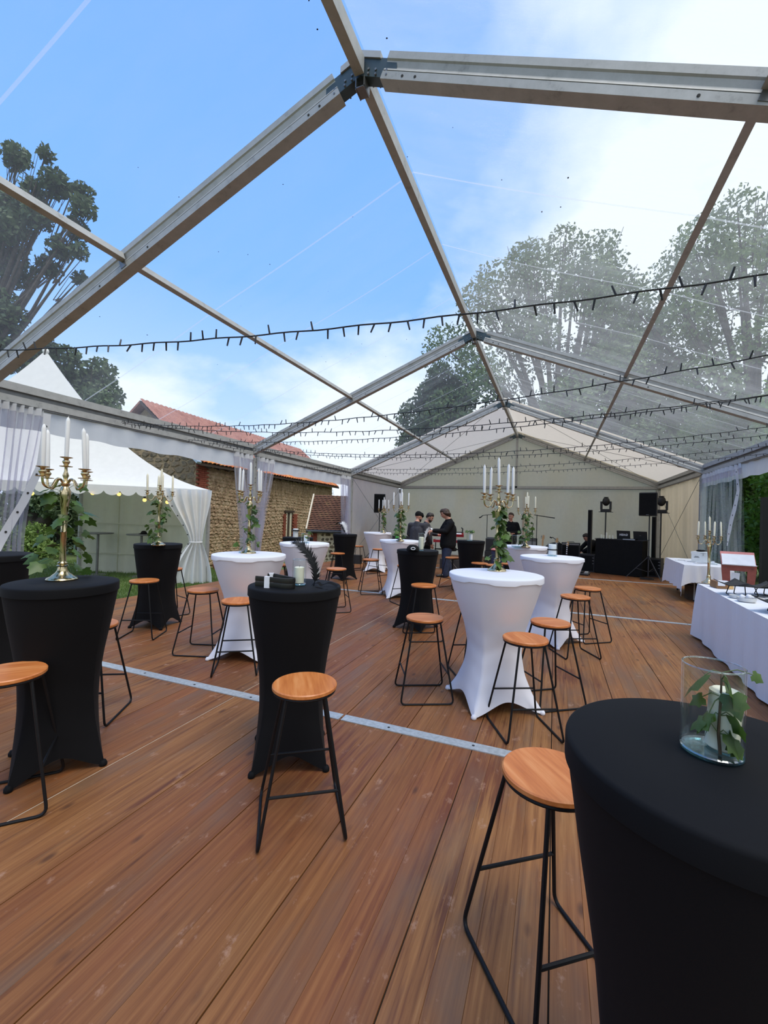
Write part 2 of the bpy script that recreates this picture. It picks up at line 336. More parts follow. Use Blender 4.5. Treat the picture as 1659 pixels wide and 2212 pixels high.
# ------------------------------------------------------------------ mesh builder
class MB:
    def __init__(s): s.v = []; s.f = []
    def add(s, vs, fs):
        b = len(s.v); s.v += [tuple(p) for p in vs]; s.f += [tuple(b+i for i in f) for f in fs]; return s
    def box(s, c, d, rot=None):
        x, y, z = d[0]/2, d[1]/2, d[2]/2
        vs = [Vector(p) for p in ((-x,-y,-z),(x,-y,-z),(x,y,-z),(-x,y,-z),(-x,-y,z),(x,-y,z),(x,y,z),(-x,y,z))]
        if rot is not None: vs = [rot @ v for v in vs]
        c = Vector(c)
        return s.add([v+c for v in vs], [(0,3,2,1),(4,5,6,7),(0,1,5,4),(1,2,6,5),(2,3,7,6),(3,0,4,7)])
    def beam(s, a, b, w, h, up=(0,0,1)):
        a, b = Vector(a), Vector(b); d = (b-a); l = d.length; d.normalize(); up = Vector(up)
        r = d.cross(up); r.normalize(); u = r.cross(d)
        return s.box((a+b)/2, (w, l, h), Matrix((r, d, u)).transposed())
    def tube(s, pts, r, n=8, cap=True, closed=False):
        pts = [Vector(p) for p in pts]; N = len(pts); rs = r if isinstance(r, (list, tuple)) else [r]*N
        t0 = (pts[1]-pts[0]).normalized(); ref = Vector((0,0,1)) if abs(t0.z) < .9 else Vector((1,0,0))
        nrm = (ref - t0*ref.dot(t0)).normalized(); vs = []
        for i, p in enumerate(pts):
            if closed: t = (pts[(i+1)%N]-pts[i-1]).normalized()
            else: t = (pts[min(i+1, N-1)]-pts[max(i-1, 0)]).normalized()
            nrm = (nrm - t*nrm.dot(t)).normalized(); bi = t.cross(nrm)
            for k in range(n):
                a = 2*PI*k/n; vs.append(p + (nrm*math.cos(a)+bi*math.sin(a))*rs[i])
        fs = []
        for i in range(N if closed else N-1):
            j = (i+1) % N
            for k in range(n): fs.append((i*n+k, i*n+(k+1)%n, j*n+(k+1)%n, j*n+k))
        if cap and not closed: fs += [tuple(range(n))[::-1], tuple((N-1)*n+k for k in range(n))]
        return s.add(vs, fs)
    def lathe(s, prof, n=24, c=(0,0,0), cap0=True, cap1=True):
        vs = []; fs = []
        for r, z in prof:
            for k in range(n):
                a = 2*PI*k/n; vs.append((c[0]+r*math.cos(a), c[1]+r*math.sin(a), c[2]+z))
        for i in range(len(prof)-1):
            for k in range(n): fs.append((i*n+k, i*n+(k+1)%n, (i+1)*n+(k+1)%n, (i+1)*n+k))
        if cap0: fs.append(tuple(range(n))[::-1])
        if cap1: fs.append(tuple((len(prof)-1)*n+k for k in range(n)))
        return s.add(vs, fs)
    def prism(s, outline, axis0, axis1, depth, org=(0,0,0)):
        """outline in the plane (axis0, axis1), pushed out by the vector depth"""
        a0, a1, d, o = Vector(axis0), Vector(axis1), Vector(depth), Vector(org); n = len(outline)
        p = [o+a0*x+a1*y for x, y in outline]
        return s.add(p+[q+d for q in p], [tuple(range(n)), tuple(range(2*n-1, n-1, -1))]+[(i, n+i, n+(i+1)%n, (i+1)%n) for i in range(n)])
    def grid(s, fn, nu, nv, th=0):
        vs = [fn(i/nu, j/nv) for j in range(nv+1) for i in range(nu+1)]; w = nu+1
        return s.add(vs, [(j*w+i, j*w+i+1, (j+1)*w+i+1, (j+1)*w+i) for j in range(nv) for i in range(nu)])
    def ball(s, c, r, n=12, m=8):
        r = (r, r, r) if not isinstance(r, (tuple, list)) else r
        vs = [(c[0], c[1], c[2]-r[2])]
        for j in range(1, m):
            a = -PI/2+PI*j/m
            for k in range(n):
                b = 2*PI*k/n; vs.append((c[0]+r[0]*math.cos(a)*math.cos(b), c[1]+r[1]*math.cos(a)*math.sin(b), c[2]+r[2]*math.sin(a)))
        vs.append((c[0], c[1], c[2]+r[2])); fs = []
        for k in range(n): fs.append((0, 1+(k+1)%n, 1+k)); fs.append((len(vs)-1, len(vs)-1-n+k, len(vs)-1-n+(k+1)%n))
        for j in range(m-2):
            for k in range(n): fs.append((1+j*n+k, 1+j*n+(k+1)%n, 1+(j+1)*n+(k+1)%n, 1+(j+1)*n+k))
        return s.add(vs, fs)
    def mesh(s, name, smooth=True, ang=.7):
        me = bpy.data.meshes.new(name); me.from_pydata(s.v, [], s.f)
        bm = bmesh.new(); bm.from_mesh(me); bmesh.ops.recalc_face_normals(bm, faces=bm.faces); bm.to_mesh(me); bm.free()
        if smooth:
            me.polygons.foreach_set('use_smooth', [True]*len(me.polygons)); me.set_sharp_from_angle(angle=ang)
        return me
    def build(s, name, mat, parent=None, smooth=True, ang=.7):
        me = s.mesh(name, smooth, ang)
        me.materials.append(mat)
        o = bpy.data.objects.new(name, me); COL.objects.link(o)
        if parent is not None: o.parent = parent
        return o
def tag(o, label=None, cat=None, group=None, kind=None):
    for k, v in (('label', label), ('category', cat), ('group', group), ('kind', kind)):
        if v: o[k] = v
    return o
def empty(name, loc=(0,0,0), rz=0, **kw):
    o = bpy.data.objects.new(name, None); COL.objects.link(o); o.location = loc; o.rotation_euler = (0, 0, rz); o.empty_display_size = .1
    return tag(o, **kw)
def mesh_obj(name, me, mat, parent=None, loc=None):
    if mat is not None and not me.materials: me.materials.append(mat)
    o = bpy.data.objects.new(name, me); COL.objects.link(o)
    if parent is not None: o.parent = parent
    if loc is not None: o.location = loc
    return o
def kids(o): return [c for c in bpy.data.objects if c.parent == o]
def copy_tree(o, parent=None):
    c = o.copy(); COL.objects.link(c)
    if parent is not None: c.parent = parent
    for ch in list(o.children): copy_tree(ch, c)
    return c
def np_mesh(name, verts, faces, mat, parent=None, smooth=False):
    me = bpy.data.meshes.new(name); me.from_pydata(verts.tolist() if hasattr(verts, 'tolist') else verts, [], faces.tolist() if hasattr(faces, 'tolist') else faces)
    return mesh_obj(name, me, mat, parent)

# ------------------------------------------------------------------ dimensions of the marquee
HW, BAY, HE, HR = 5.0, 5.125, 2.885, 4.945
SL = (HR-HE)/HW
RAFT = .20
YB = 3*BAY

# ---- ground
def ground_z(x, y):
    t = min(1, max(0, (y-6)/4.5)); t = t*t*(3-2*t)
    return -.17-.33*t
g = MB(); g.grid(lambda u, v: (-60+130*u, -40+130*v, ground_z(0, -40+130*v)), 26, 130)
o = g.build('ground', M['lawn']); tag(o, 'mown green lawn around the marquee', 'lawn', kind='structure')

# ---- floor of planks
fl = empty('floor', label='reddish brown worn wooden plank floor of the marquee', cat='floor', kind='structure')
MB().box((0, 5.1, -.075), (10.7, 20.8, .13)).build('subfloor', M['underfloor'], fl, False)
def plank_mesh(w, l):
    m = MB(); b = .0012; h = .028; x, y = w/2, l/2
    m.add([(-x,-y,-h),(x,-y,-h),(x,y,-h),(-x,y,-h),(-x,-y,-b),(x,-y,-b),(x,y,-b),(-x,y,-b),(-x+b,-y+b,0),(x-b,-y+b,0),(x-b,y-b,0),(-x+b,y-b,0)],
          [(0,1,5,4),(1,2,6,5),(2,3,7,6),(3,0,4,7),(4,5,9,8),(5,6,10,9),(6,7,11,10),(7,4,8,11),(8,9,10,11)])
    me = m.mesh('plank', False); me.materials.append(M['planks']); return me
narrow, wide = plank_mesh(.1232, BAY-.012), plank_mesh(.495, BAY-.012)
rest = MB()
for row in range(-1, 3):
    yc = (row+.5)*BAY
    for i in range(21):
        x0 = -5.25+.5*i+.0 if False else -5.5+.5*i
        for k in range(4):
            xc = x0+.0625+.125*k; 
            if row == 2: continue
            if row == -1 and not (-4.0 < xc < 2.6):
                if k == 0: rest.box((x0+.25, yc, -.014), (.493, BAY-.012, .028))
                continue
            o = mesh_obj('plank', narrow, None, fl, (x0+.25+(k-1.5)*.1237, yc, -random.random()*.0008))
        if row == 2: mesh_obj('plank', wide, None, fl, (x0+.25, yc, -random.random()*.0015))
o = rest.build('planking', M['planks'], fl, False); o['kind'] = 'stuff'
for x, w in ((-1.0, .007), (-3.0, .006)):     # pale splintered panel edges
    for row in range(-1, 2): MB().box((x+.001, (row+.5)*BAY, -.006), (w, BAY-.1, .008)).build('panel_edge', M['cream_paint'], fl, False)
# aluminium joint strips under the frames
for i, y in enumerate((0, BAY, 2*BAY)):
    t = empty('trim_%d' % (i+1), (0, y, 0), label='pale metal strip across the floor, %s one from the camera' % ('first', 'second', 'third')[i], cat='floor strip', kind='structure')
    for a, b in ((-5.4, -2.9), (-2.89, -.012), (.0, 1.52), (1.53, 4.95)):
        MB().box(((a+b)/2, 0, .003), (b-a-.008, .092, .007)).build('strip_length', M['strip'], t, False)
    hm = MB()
    for x in np.arange(-5.2, 4.9, .62): hm.lathe([(.010, 0), (.010, .0012)], 10, (x, .012*math.sin(x*9), .0066))
    hm.build('bolt', M['rubber'], t)

# ------------------------------------------------------------------ marquee frame, roof, walls
ce = empty('ceiling', label='clear pitched marquee roof on grey aluminium rafters', cat='roof', kind='structure')
prof = [(.055, 0), (.055, .058), (.030, .0585), (.030, .066), (.052, .067), (.036, .10), (.045, .138), (.055, .148), (.055, RAFT)]
prof = prof+[(-a, b) for a, b in prof[::-1]]
def roof_z(x): return HR-SL*abs(x)
up_n = lambda sgn: Vector((sgn*SL, 0, 1)).normalized()
def rafter(y, sgn):
    a = Vector((sgn*HW, y, HE)); b = Vector((sgn*.17, y, roof_z(.17))); n = up_n(sgn)
    m = MB(); m.prism(prof, (0, 1, 0), n, b-a, a)
    c = Vector((0, y, roof_z(0))); m.prism([(.055, .148), (.055, RAFT), (-.055, RAFT), (-.055, .148)], (0, 1, 0), (0, 0, 1), c-b, b+Vector((0, 0, .012)))
    return m.build('rafter', M['aluminium'], ce, True, .35)
def bracket(y):
    m = MB(); n = Vector((0, 0, 1))
    for s in (-1, 1):
        a = Vector((s*.30, y, roof_z(.30)+.02)); b = Vector((0, y, roof_z(0)+.02))
        m.prism([(.043, .0), (.043, .15), (-.043, .15), (-.043, 0)], (0, 1, 0), (0, 0, 1), b-a, a)
    o = m.build('ridge_bracket', M['bracket_blue'], ce, False)
    h = MB()
    for s in (-1, 1):
        h.box((.035*s, y, roof_z(0)-.035), (.008, .1, .09))
        for x in (.07, .13, .22):
            h.tube([(s*x, y-.052, roof_z(x)+.075), (s*x, y+.052, roof_z(x)+.075)], .009, 8)
            h.tube([(s*x, y-.058, roof_z(x)+.035), (s*x, y+.058, roof_z(x)+.035)], .008, 8)
    h.box((0, y, roof_z(0)-.07), (.078, .1, .008))
    h.build('bracket_bolt', M['grey_metal'], o)
for k in range(-1, 4):
    y = k*BAY
    for s in (-1, 1):
        rafter(y, s)
        sc = MB()
        for d in (.35, .45, 2.2, 2.85):
            sc.tube([(s*d, y-.058, roof_z(d)+.03), (s*d, y+.058, roof_z(d)+.03)], .010, 8)
        sc.build('rafter_bolt', M['rubber'], ce)
    bracket(y)
for k in range(-2, 3):
    y0, y1 = k*BAY+.06, (k+1)*BAY-.06
    if k < -1: y0 = -BAY-1.2
    MB().box((0, (y0+y1)/2, HR+.075), (.075, y1-y0, .13)).build('ridge_beam', M['aluminium'], ce, False)
    for s in (-1, 1):
        x = 2.53*s
        z = roof_z(x)+.125
        rot = Matrix.Rotation(math.atan(SL)*s, 3, 'Y')
        MB().box((x, (y0+y1)/2, z), (.055, y1-y0, .075), rot).build('purlin', M['aluminium'], ce, False)
        MB().box((x, y1+.03, z-.05), (.075, .06, .10), rot).box((x, y0-.03, z-.05), (.075, .06, .10), rot).build('purlin_bracket', M['grey_metal'], ce, False)
# covers
def panel(y0, y1, s, mat, name, x0=0., x1=HW+.12):
    m = MB()
    def fn(u, v):
        x = x0+(x1-x0)*u; y = y0+(y1-y0)*v
        sag = .035*math.sin(PI*v)*math.sin(PI*min(1, max(0, (x/2.53) % 1)))
        return (s*x, y, HR+RAFT+.075-SL*x-sag)
    m.grid(fn, 16, 10)
    return m.build(name, mat, ce)
for k in range(-1, 3):
    y0, y1 = k*BAY, (k+1)*BAY+(.22 if k == 2 else 0)
    for s in (-1, 1):
        if k == 2: panel(y0, y1, s, M['roof_white'], 'fabric_panel')
        else:
            panel(y0, y1, s, M['clear_left'] if s < 0 else M['clear_right'], 'clear_panel')
            for q in range(1, 4):
                m = MB(); y = y0+BAY*q/4
                m.grid(lambda u, v, y=y, s=s, q=q: (s*(HW+.1)*u, y-.011+.022*v, HR+RAFT+.072-SL*(HW+.1)*u-.035*math.sin(PI*q/4)*math.sin(PI*min(1, ((HW+.1)*u/2.53) % 1))), 16, 1)
                m.build('weld_seam', M['seam'], ce)
m = MB(); rr = random.Random(44)
for i in range(110):        # dried dirt specks on the clear sheets
    x = rr.uniform(-4.8, 4.8); r = rr.uniform(.003, .008); m.ball((x, rr.uniform(-2.5, 9), HR+RAFT+.05-SL*abs(x)), (r, r*rr.uniform(.6, 1.6), .003), 6, 4)
o = m.build('dirt_speck', M['rubber'], ce); o['kind'] = 'stuff'
for s in (-1, 1):       # roof bracing cables of the last bay
    m = MB()
    m.tube([(s*4.9, 2*BAY+.1, HE+.12), (s*.25, YB-.1, HR+.05)], .006, 6).tube([(s*.25, 2*BAY+.1, HR+.05), (s*4.9, YB-.1, HE+.12)], .006, 6)
    m.tube([(s*4.9, 2*BAY+.1, HE+.12), (s*4.55, 2*BAY+.48, HE+.27)], .018, 8)
    m.build('bracing_cable', M['grey_metal'], ce)
# back gable
wb = empty('wall_back', (0, YB, 0), label='cream fabric gable wall at the far end of the marquee', cat='wall', kind='structure')
def gab(u, v):
    x = -HW+2*HW*u; zt = roof_z(x)+.285
    w = .05*math.sin(x*2.1+v*3)+.035*math.sin(x*5.3-v*6)+.16*max(0, math.sin((x-1.2)*1.4))*math.sin((v*2.6+x*1.1)*PI)*(1-v)+.06*math.sin(x*1.7+v*4)*math.sin(v*7+x)
    return (x, .10+w*(1-abs(2*v-1))*1.0, -.1+(zt+.1)*v)
MB().grid(gab, 70, 40).build('fabric', M['tent_white'], wb)
MB().box((0, 0, HE+.02), (2*HW, .08, .10)).build('tie_beam', M['aluminium'], wb, False)
MB().box((0, 0, HE-.045), (2*HW, .03, .02)).build('keder_rail', M['grey_metal'], wb, False)
MB().box((0, 0, (HE+HR)/2), (.085, .08, HR-HE)).build('gable_post', M['aluminium'], wb, False)
MB().box((.3, .18, 1.4), (.07, .05, 2.8)).build('gable_post', M['aluminium'], wb, False)
# side walls
def side_wall(s, name, lab):
    w = empty(name, (s*HW, 0, 0), label=lab, cat='wall', kind='structure')
    for k in range(-1, 4):
        y = k*BAY
        m = MB(); m.prism([(.055, -.065), (.055, .065), (.035, .065), (.035, .05), (-.035, .05), (-.035, .065), (-.055, .065), (-.055, -.065), (-.035, -.065), (-.035, -.05), (.035, -.05), (.035, -.065)], (0, 1, 0), (1, 0, 0), (0, 0, HE+.08), (0, y, -.15))
        o = m.build('post', M['aluminium'], w, False)
        h = MB()
        for z in (2.72, 2.6, 2.35, 2.25, 1.7):
            h.tube([(-s*.066, y, z), (-s*.069, y, z)], .011, 8)
        h.build('bolt', M['rubber'], o)
    for k in range(-1, 3):
        y0, y1 = k*BAY+.06, (k+1)*BAY-.06; yc = (y0+y1)/2; l = y1-y0
        MB().box((0, yc, HE+.03), (.075, l, .09)).build('eave_beam', M['aluminium'], w, False)
        MB().box((0, yc, HE-.028), (.05, l, .022)).build('keder_rail', M['grey_metal'], w, False)
        MB().box((s*.05, yc, HE+.195), (.15, l, .10)).build('gutter_rail', M['aluminium'], w, False)
        MB().box((s*.06, yc, HE+.11), (.08, l, .075)).build('gutter_web', M['grey_metal'], w, False)
        if k < 2:
            m = MB(); m.grid(lambda u, v: (.012*math.sin(u*70)+.008*math.sin(u*23), y0+l*u, HE-.02-(.31+.012*math.sin(u*40))*v), 90, 3)
            m.build('valance', M['valance_white'], w)
        else:
            m = MB(); m.grid(lambda u, v: (s*.06+s*(.028*math.sin(u*26)+.015*math.sin(u*61+v))*(1-.6*v), y0+l*u, HE-.02-(HE+.1)*v), 90, 8)
            m.build('fabric', M['tent_white'], w)
            m = MB(); m.tube([(-s*.03, y0+.1, .15), (-s*.03, y1-.1, HE-.1)], .006, 6).tube([(-s*.03, y0+.1, HE-.1), (-s*.03, y1-.1, .15)], .006, 6)
            m.build('bracing_cable', M['grey_metal'], w)
            m = MB()
            for q in range(60): m.tube([(-s*.005, y0+.05+l*q/60, HE-.03), (-s*.02, y0+.05+l*(q+.5)/60, HE-.05), (-s*.005, y0+.05+l*(q+1)/60, HE-.03)], .006, 4)
            o = m.build('lacing', M['tent_white'], w); o['kind'] = 'stuff'
    return w
side_wall(-1, 'wall_left', 'left side of the marquee, open bays under a white valance')
side_wall(1, 'wall_right', 'right side of the marquee with a cream fabric far bay')

# ------------------------------------------------------------------ clear curtains tied back at the posts
EYE = MB().tube([(-.005, 0, 0), (.005, 0, 0)], .014, 10).mesh('eyelet'); EYE.materials.append(M['rubber'])
def curtain(label, x, top, bot, tie, zt, zb, folds, band=None, loc_y=0):
    pm = M['curtain_clear'] if x > 0 else M['curtain_pvc']
    """top/bot/tie: (y0, y1[, z]) spans; the sheet narrows to the tie and flares below it"""
    t = empty('clear_curtain', (x, loc_y, 0), label=label, cat='curtain')
    def span(z):
        if tie is None:
            f = (zt-z)/(zt-zb); return [top[i]+(bot[i]-top[i])*f for i in (0, 1)]
        ty0, ty1, tz = tie
        if z > tz:
            f = (zt-z)/(zt-tz); f = f*f*(3-2*f)*.5+f*.5; return top[0]+(ty0-top[0])*f, top[1]+(ty1-top[1])*f
        f = (tz-z)/(tz-zb); f = math.sin(f*PI/2)
        return ty0+(bot[0]-ty0)*f, ty1+(bot[1]-ty1)*f
    def fn(z0, z1):
        def g(u, v):
            z = z0+(z1-z0)*v; a, b = span(z); w = abs(b-a)
            amp = min(.075, .10*abs(top[1]-top[0])/max(.1, w)*.5)
            return (amp*math.sin(u*2*PI*folds+.6*math.sin(z*1.3))+.02*math.sin(u*9+z*2), a+(b-a)*u-loc_y, z)
        return g
    MB().grid(fn(zt-.2, zb), folds*8, 26).build('clear_sheet', pm, t)
    MB().grid(fn(zt+.02, zt-.075), folds*8, 2).build('header_strip', M['valance_white'], t)
    MB().grid(fn(zt-.075, zt-.2), folds*8, 2).build('fabric_border', pm if x < 0 else M['curtain_pvc'], t)
    if band:
        pts = band; m = MB(); e = MB(); n = len(pts)-1
        def bf(u, v):
            q = u*n; i = min(n-1, int(q)); f = q-i
            a, b = pts[i], pts[i+1]; y = a[0]+(b[0]-a[0])*f; z = a[1]+(b[1]-a[1])*f; w = a[2]+(b[2]-a[2])*f
            return (-.10*(1 if x > 0 else -1)+.02*math.sin(u*7), y+w*(v-.5)-loc_y, z)
        o = m.grid(bf, 24, 2).build('eyelet_band', M['valance_white'], t)
        for q in range(8):
            mesh_obj('eyelet', EYE, None, o, bf((q+.5)/8, .5))
    return t
curtain('clear plastic curtain with white eyelet band, leftmost, beside the black tables', -4.97, (.06, .70), (.02, .52), (.06, .52, 1.15), 2.84, .45, 7,
        [(.69, 2.8, .09), (.62, 2.1, .10), (.45, 1.6, .11), (.22, 1.1, .12), (.12, .9, .12)], .3)
curtain('clear plastic curtain gathered on the camera side of the second left post', -4.97, (5.06, 4.42), (5.03, 4.84), (5.03, 4.78, 1.0), 2.84, .35, 4, None, 4.8)
curtain('clear plastic curtain gathered just beyond the second left post', -4.97, (5.19, 5.90), (5.19, 5.36), (5.19, 5.55, 1.3), 2.84, .35, 4, None, 5.5)
curtain('narrow twisted clear curtain before the third left post, by the tiled outhouse', -4.97, (10.15, 9.45), (10.12, 9.75), (10.12, 9.72, 1.1), 2.84, .3, 4, None, 9.9)
curtain('wide clear curtain with white eyelet band by the guest-book table', 4.97, (10.15, 7.75), (10.15, 7.35), None, 2.84, .12, 11,
        [(7.72, 2.8, .10), (7.62, 2.3, .16), (7.72, 1.9, .22), (7.9, 1.5, .20), (8.12, 1.16, .05)], 8.8)

# ------------------------------------------------------------------ fairy lights across the roof
FS = [(-1.52, -.47, 2.89, 2.86, .30), (1.79, -.12, 2.93, 2.87, .36), (1.81, 1.41, 2.91, 2.86, .33), (3.13, 1.32, 2.88, 2.85, .26),
      (3.64, 3.18, 2.91, 2.88, .36), (4.12, 3.91, 2.90, 2.86, .31), (6.99, 5.37, 2.84, 2.87, .21), (7.84, 6.51, 2.84, 2.87, .21)]
ORD = ['nearest', 'second', 'third', 'fourth', 'fifth', 'sixth', 'seventh', 'farthest']
for i, (yl, yr, zl, zr, sag) in enumerate(FS):
    t = empty('fairy_light_string', (-4.93, yl, zl), label='dark unlit fairy light string sagging across the clear roof, %s from the camera' % ORD[i], cat='string lights', group='fairy light strings under the clear roof')
    P = lambda s: Vector((9.86*s, (yr-yl)*s, (zr-zl)*s-4*sag*s*(1-s)+.003*math.sin(s*140)))
    MB().tube([P(q/120) for q in range(121)], .0042, 5).build('cable', M['black_plastic'], t)
    b = MB(); rr = random.Random(i)
    for q in range(112):
        c = P((q+.5)/112); a = rr.uniform(-.7, .7); dn = -1 if rr.random() < .72 else 1
        d = Vector((math.sin(a)*.6, rr.uniform(-.4, .4), dn)).normalized()
        b.tube([c, c+d*.05], [.0055, .0045], 5)
    o = b.build('bulb', M['black_plastic'], t); o['kind'] = 'stuff'

# ------------------------------------------------------------------ cocktail tables in stretch covers
KEYS = {'w': ([0, .06, .22, .42, .58, .74, .88, .96, 1], [1, .965, .84, .66, .60, .68, .86, 1.02, 1.10], [1, .965, .83, .64, .55, .57, .63, .68, .70]),
        'b': ([0, .06, .22, .42, .58, .74, .88, .96, 1], [1, .975, .90, .80, .76, .82, .95, 1.04, 1.09], [1, .975, .89, .77, .70, .68, .70, .72, .73])}
def cover_meshes(kind, R, name):
    ts, cs, ss = KEYS[kind]; mat = M['white_stretch'] if kind == 'w' else M['black_stretch']
    def sm(a, t): return float(np.interp(t, ts, a))
    skirt = MB(); NU, NV = 96, 40
    def fn(u, v):
        a = 2*PI*u; b = (a+PI/4) % (PI/2)-PI/4          # angle from the nearest foot
        th = PI/4-abs(b); p = (1/math.cos(PI/4-th if False else PI/4-abs(b))-1)/.4142
        p = 1-abs(b)/(PI/4); p = (1/math.cos(p*PI/4)-1)/.4142
        c = .25*(sm(cs, v-.03)+2*sm(cs, v)+sm(cs, min(1, v+.03))); s_ = .25*(sm(ss, v-.03)+2*sm(ss, v)+sm(ss, min(1, v+.03)))
        r = R*(s_+(c-s_)*p); zb = .006+.10*abs(math.sin(2*a))**1.15
        z = 1.088-(1.088-zb)*v
        return (r*math.cos(a), r*math.sin(a), z)
    skirt.grid(fn, NU, NV)
    sm_ = skirt.mesh(name+'_skirt', True, 1.2); sm_.materials.append(mat)
    top = MB(); prof = [(0.001, 1.1), (R*.6, 1.1), (R*.97, 1.1), (R*.995, 1.097), (R*1.003, 1.09)]
    n = 96; vs = []; fs = []
    for r, z in prof:
        vs += [(r*math.cos(2*PI*k/n), r*math.sin(2*PI*k/n), z) for k in range(n)]
    low = []
    for k in range(n):      # rim with the stepped lower edge of the cap
        a = (k*6/n) % 1; d = .045 if kind == 'b' else (.030+.012*min(1, max(0, (abs(a-.5)*2-.45)/.10)))
        low.append((R*1.004*math.cos(2*PI*k/n), R*1.004*math.sin(2*PI*k/n), 1.09-d))
    vs += low
    for i in range(len(prof)):
        fs += [(i*n+k, i*n+(k+1)%n, (i+1)*n+(k+1)%n, (i+1)*n+k) for k in range(n)]
    top.add(vs, fs); tm = top.mesh(name+'_top', True, .9); tm.materials.append(mat)
    ft = MB(); ft.lathe([(.016, 0), (.022, .006), (.022, .018), (.014, .034)], 12)
    fm = ft.mesh(name+'_foot', True, 1.2); fm.materials.append(mat)
    return sm_, tm, fm
WM = cover_meshes('w', .395, 'white_cover'); BM_ = cover_meshes('b', .295, 'black_cover')
def table(x, y, ang, kind, label):
    t = empty('cocktail_table', (x, y, 0), math.radians(ang), label=label, cat='table',
              group='tall white cocktail tables' if kind == 'w' else 'tall black cocktail tables')
    s, c, f = WM if kind == 'w' else BM_; rf = .40 if kind == 'w' else .295
    mesh_obj('cover_skirt', s, None, t); mesh_obj('cover_top', c, None, t)
    for k in range(4):
        a = k*PI/2; mesh_obj('foot_pocket', f, None, t, (rf*1.045*math.cos(a), rf*1.045*math.sin(a), 0))
    return t
TB = [(1.81, -1.95, 20, 'b', 'nearest black cocktail table, cut by the frame, carrying a wide ivy vase'),
      (-.08, -.60, -12, 'b', 'black cocktail table with folded black straps and a black feather on it'),
      (-1.33, -1.25, 15, 'b', 'black cocktail table with a tall ivy candelabra, beside the left edge'),
      (-3.40, -.58, 20, 'b', 'bare black cocktail table half out of frame at the left edge'),
      (-3.5, 1.32, -30, 'b', 'black cocktail table with a candelabra in front of the white garden tent'),
      (-3.2, 4.28, 0, 'b', 'black cocktail table with a black-ringed candle, hidden behind a white one'),
      (-3.28, 6.5, 20, 'b', 'black cocktail table with a white feather, before the flint outhouse'),
      (-.32, 2.9, 30, 'b', 'black cocktail table with a black cap and candle vase, mid floor'),
      (-.17, 6.3, 10, 'b', 'far black cocktail table with a plant jar, in front of the band gear'),
      (1.02, .82, -12, 'w', 'nearest white cocktail table with a tall candelabra in mid frame'),
      (-1.66, .91, 62, 'w', 'white cocktail table with a candelabra behind the strap-laden black table'),
      (-2.25, 3.0, 20, 'w', 'white cocktail table with an ivy jar, behind the black feather'),
      (-3.2, 8.4, 55, 'w', 'farthest white cocktail table, by the left fabric wall'),
      (-1.36, 5.08, 80, 'w', 'white cocktail table with a candelabra in front of the man in the cap'),
      (1.0, 5.28, 20, 'w', 'white cocktail table with candelabra in front of the man with a phone'),
      (1.46, 3.1, 14, 'w', 'white cocktail table carrying only a candle jar with black ribbon')]
for a in TB: table(*a)

# ------------------------------------------------------------------ bar stools
def rounded(pts, rad, n=5):
    """polyline with its inner corners rounded"""
    pts = [Vector(p) for p in pts]; out = [pts[0]]
    for i in range(1, len(pts)-1):
        a, b, c = pts[i-1], pts[i], pts[i+1]; u = (a-b).normalized(); v = (c-b).normalized()
        p, q = b+u*rad, b+v*rad
        for k in range(n+1):
            t = k/n; out.append(p*(1-t)**2+b*2*t*(1-t)+q*t*t)
    return out+[pts[-1]]
SH, SR = .69, .165
m = MB(); m.lathe([(.0, SH-.022), (SR-.004, SH-.022), (SR, SH-.018), (SR, SH-.005), (SR-.005, SH), (0.0, SH)], 48, cap0=False, cap1=False); seat_me = m.mesh('seat'); seat_me.materials.append(M['seat_wood'])
m = MB(); m.tube([((SR-.012)*math.cos(2*PI*k/40), (SR-.012)*math.sin(2*PI*k/40), SH-.030) for k in range(40)], .008, 8, closed=True); ring_me = m.mesh('seat_ring'); ring_me.materials.append(M['black_metal'])
def loop_me(s):
    m = MB(); yt = s*.095; yb = s*.205
    m.tube(rounded([(.118, yt, SH-.03), (.225, yb, .007), (-.225, yb, .007), (-.118, yt, SH-.03)], .045), .0080, 8)
    me = m.mesh('leg_loop'); me.materials.append(M['black_metal']); return me
def rest_me(s):
    f = (SH-.03-.235)/(SH-.037); x = s*(.118+.107*f); y = .095+.11*f
    m = MB(); m.tube([(x, -y, .235), (x, y, .235)], .0072, 8); me = m.mesh('footrest'); me.materials.append(M['black_metal']); return me
LOOP = [loop_me(1), loop_me(-1)]; REST = [rest_me(1), rest_me(-1)]
def stool(x, y, ang, label):
    t = empty('bar_stool', (x, y, 0), math.radians(ang), label=label, cat='stool', group='round wooden bar stools')
    o = mesh_obj('seat', seat_me, None, t); mesh_obj('seat_ring', ring_me, None, t)
    for me in LOOP: mesh_obj('leg_loop', me, None, t)
    for me in REST: mesh_obj('footrest', me, None, t)
    return t
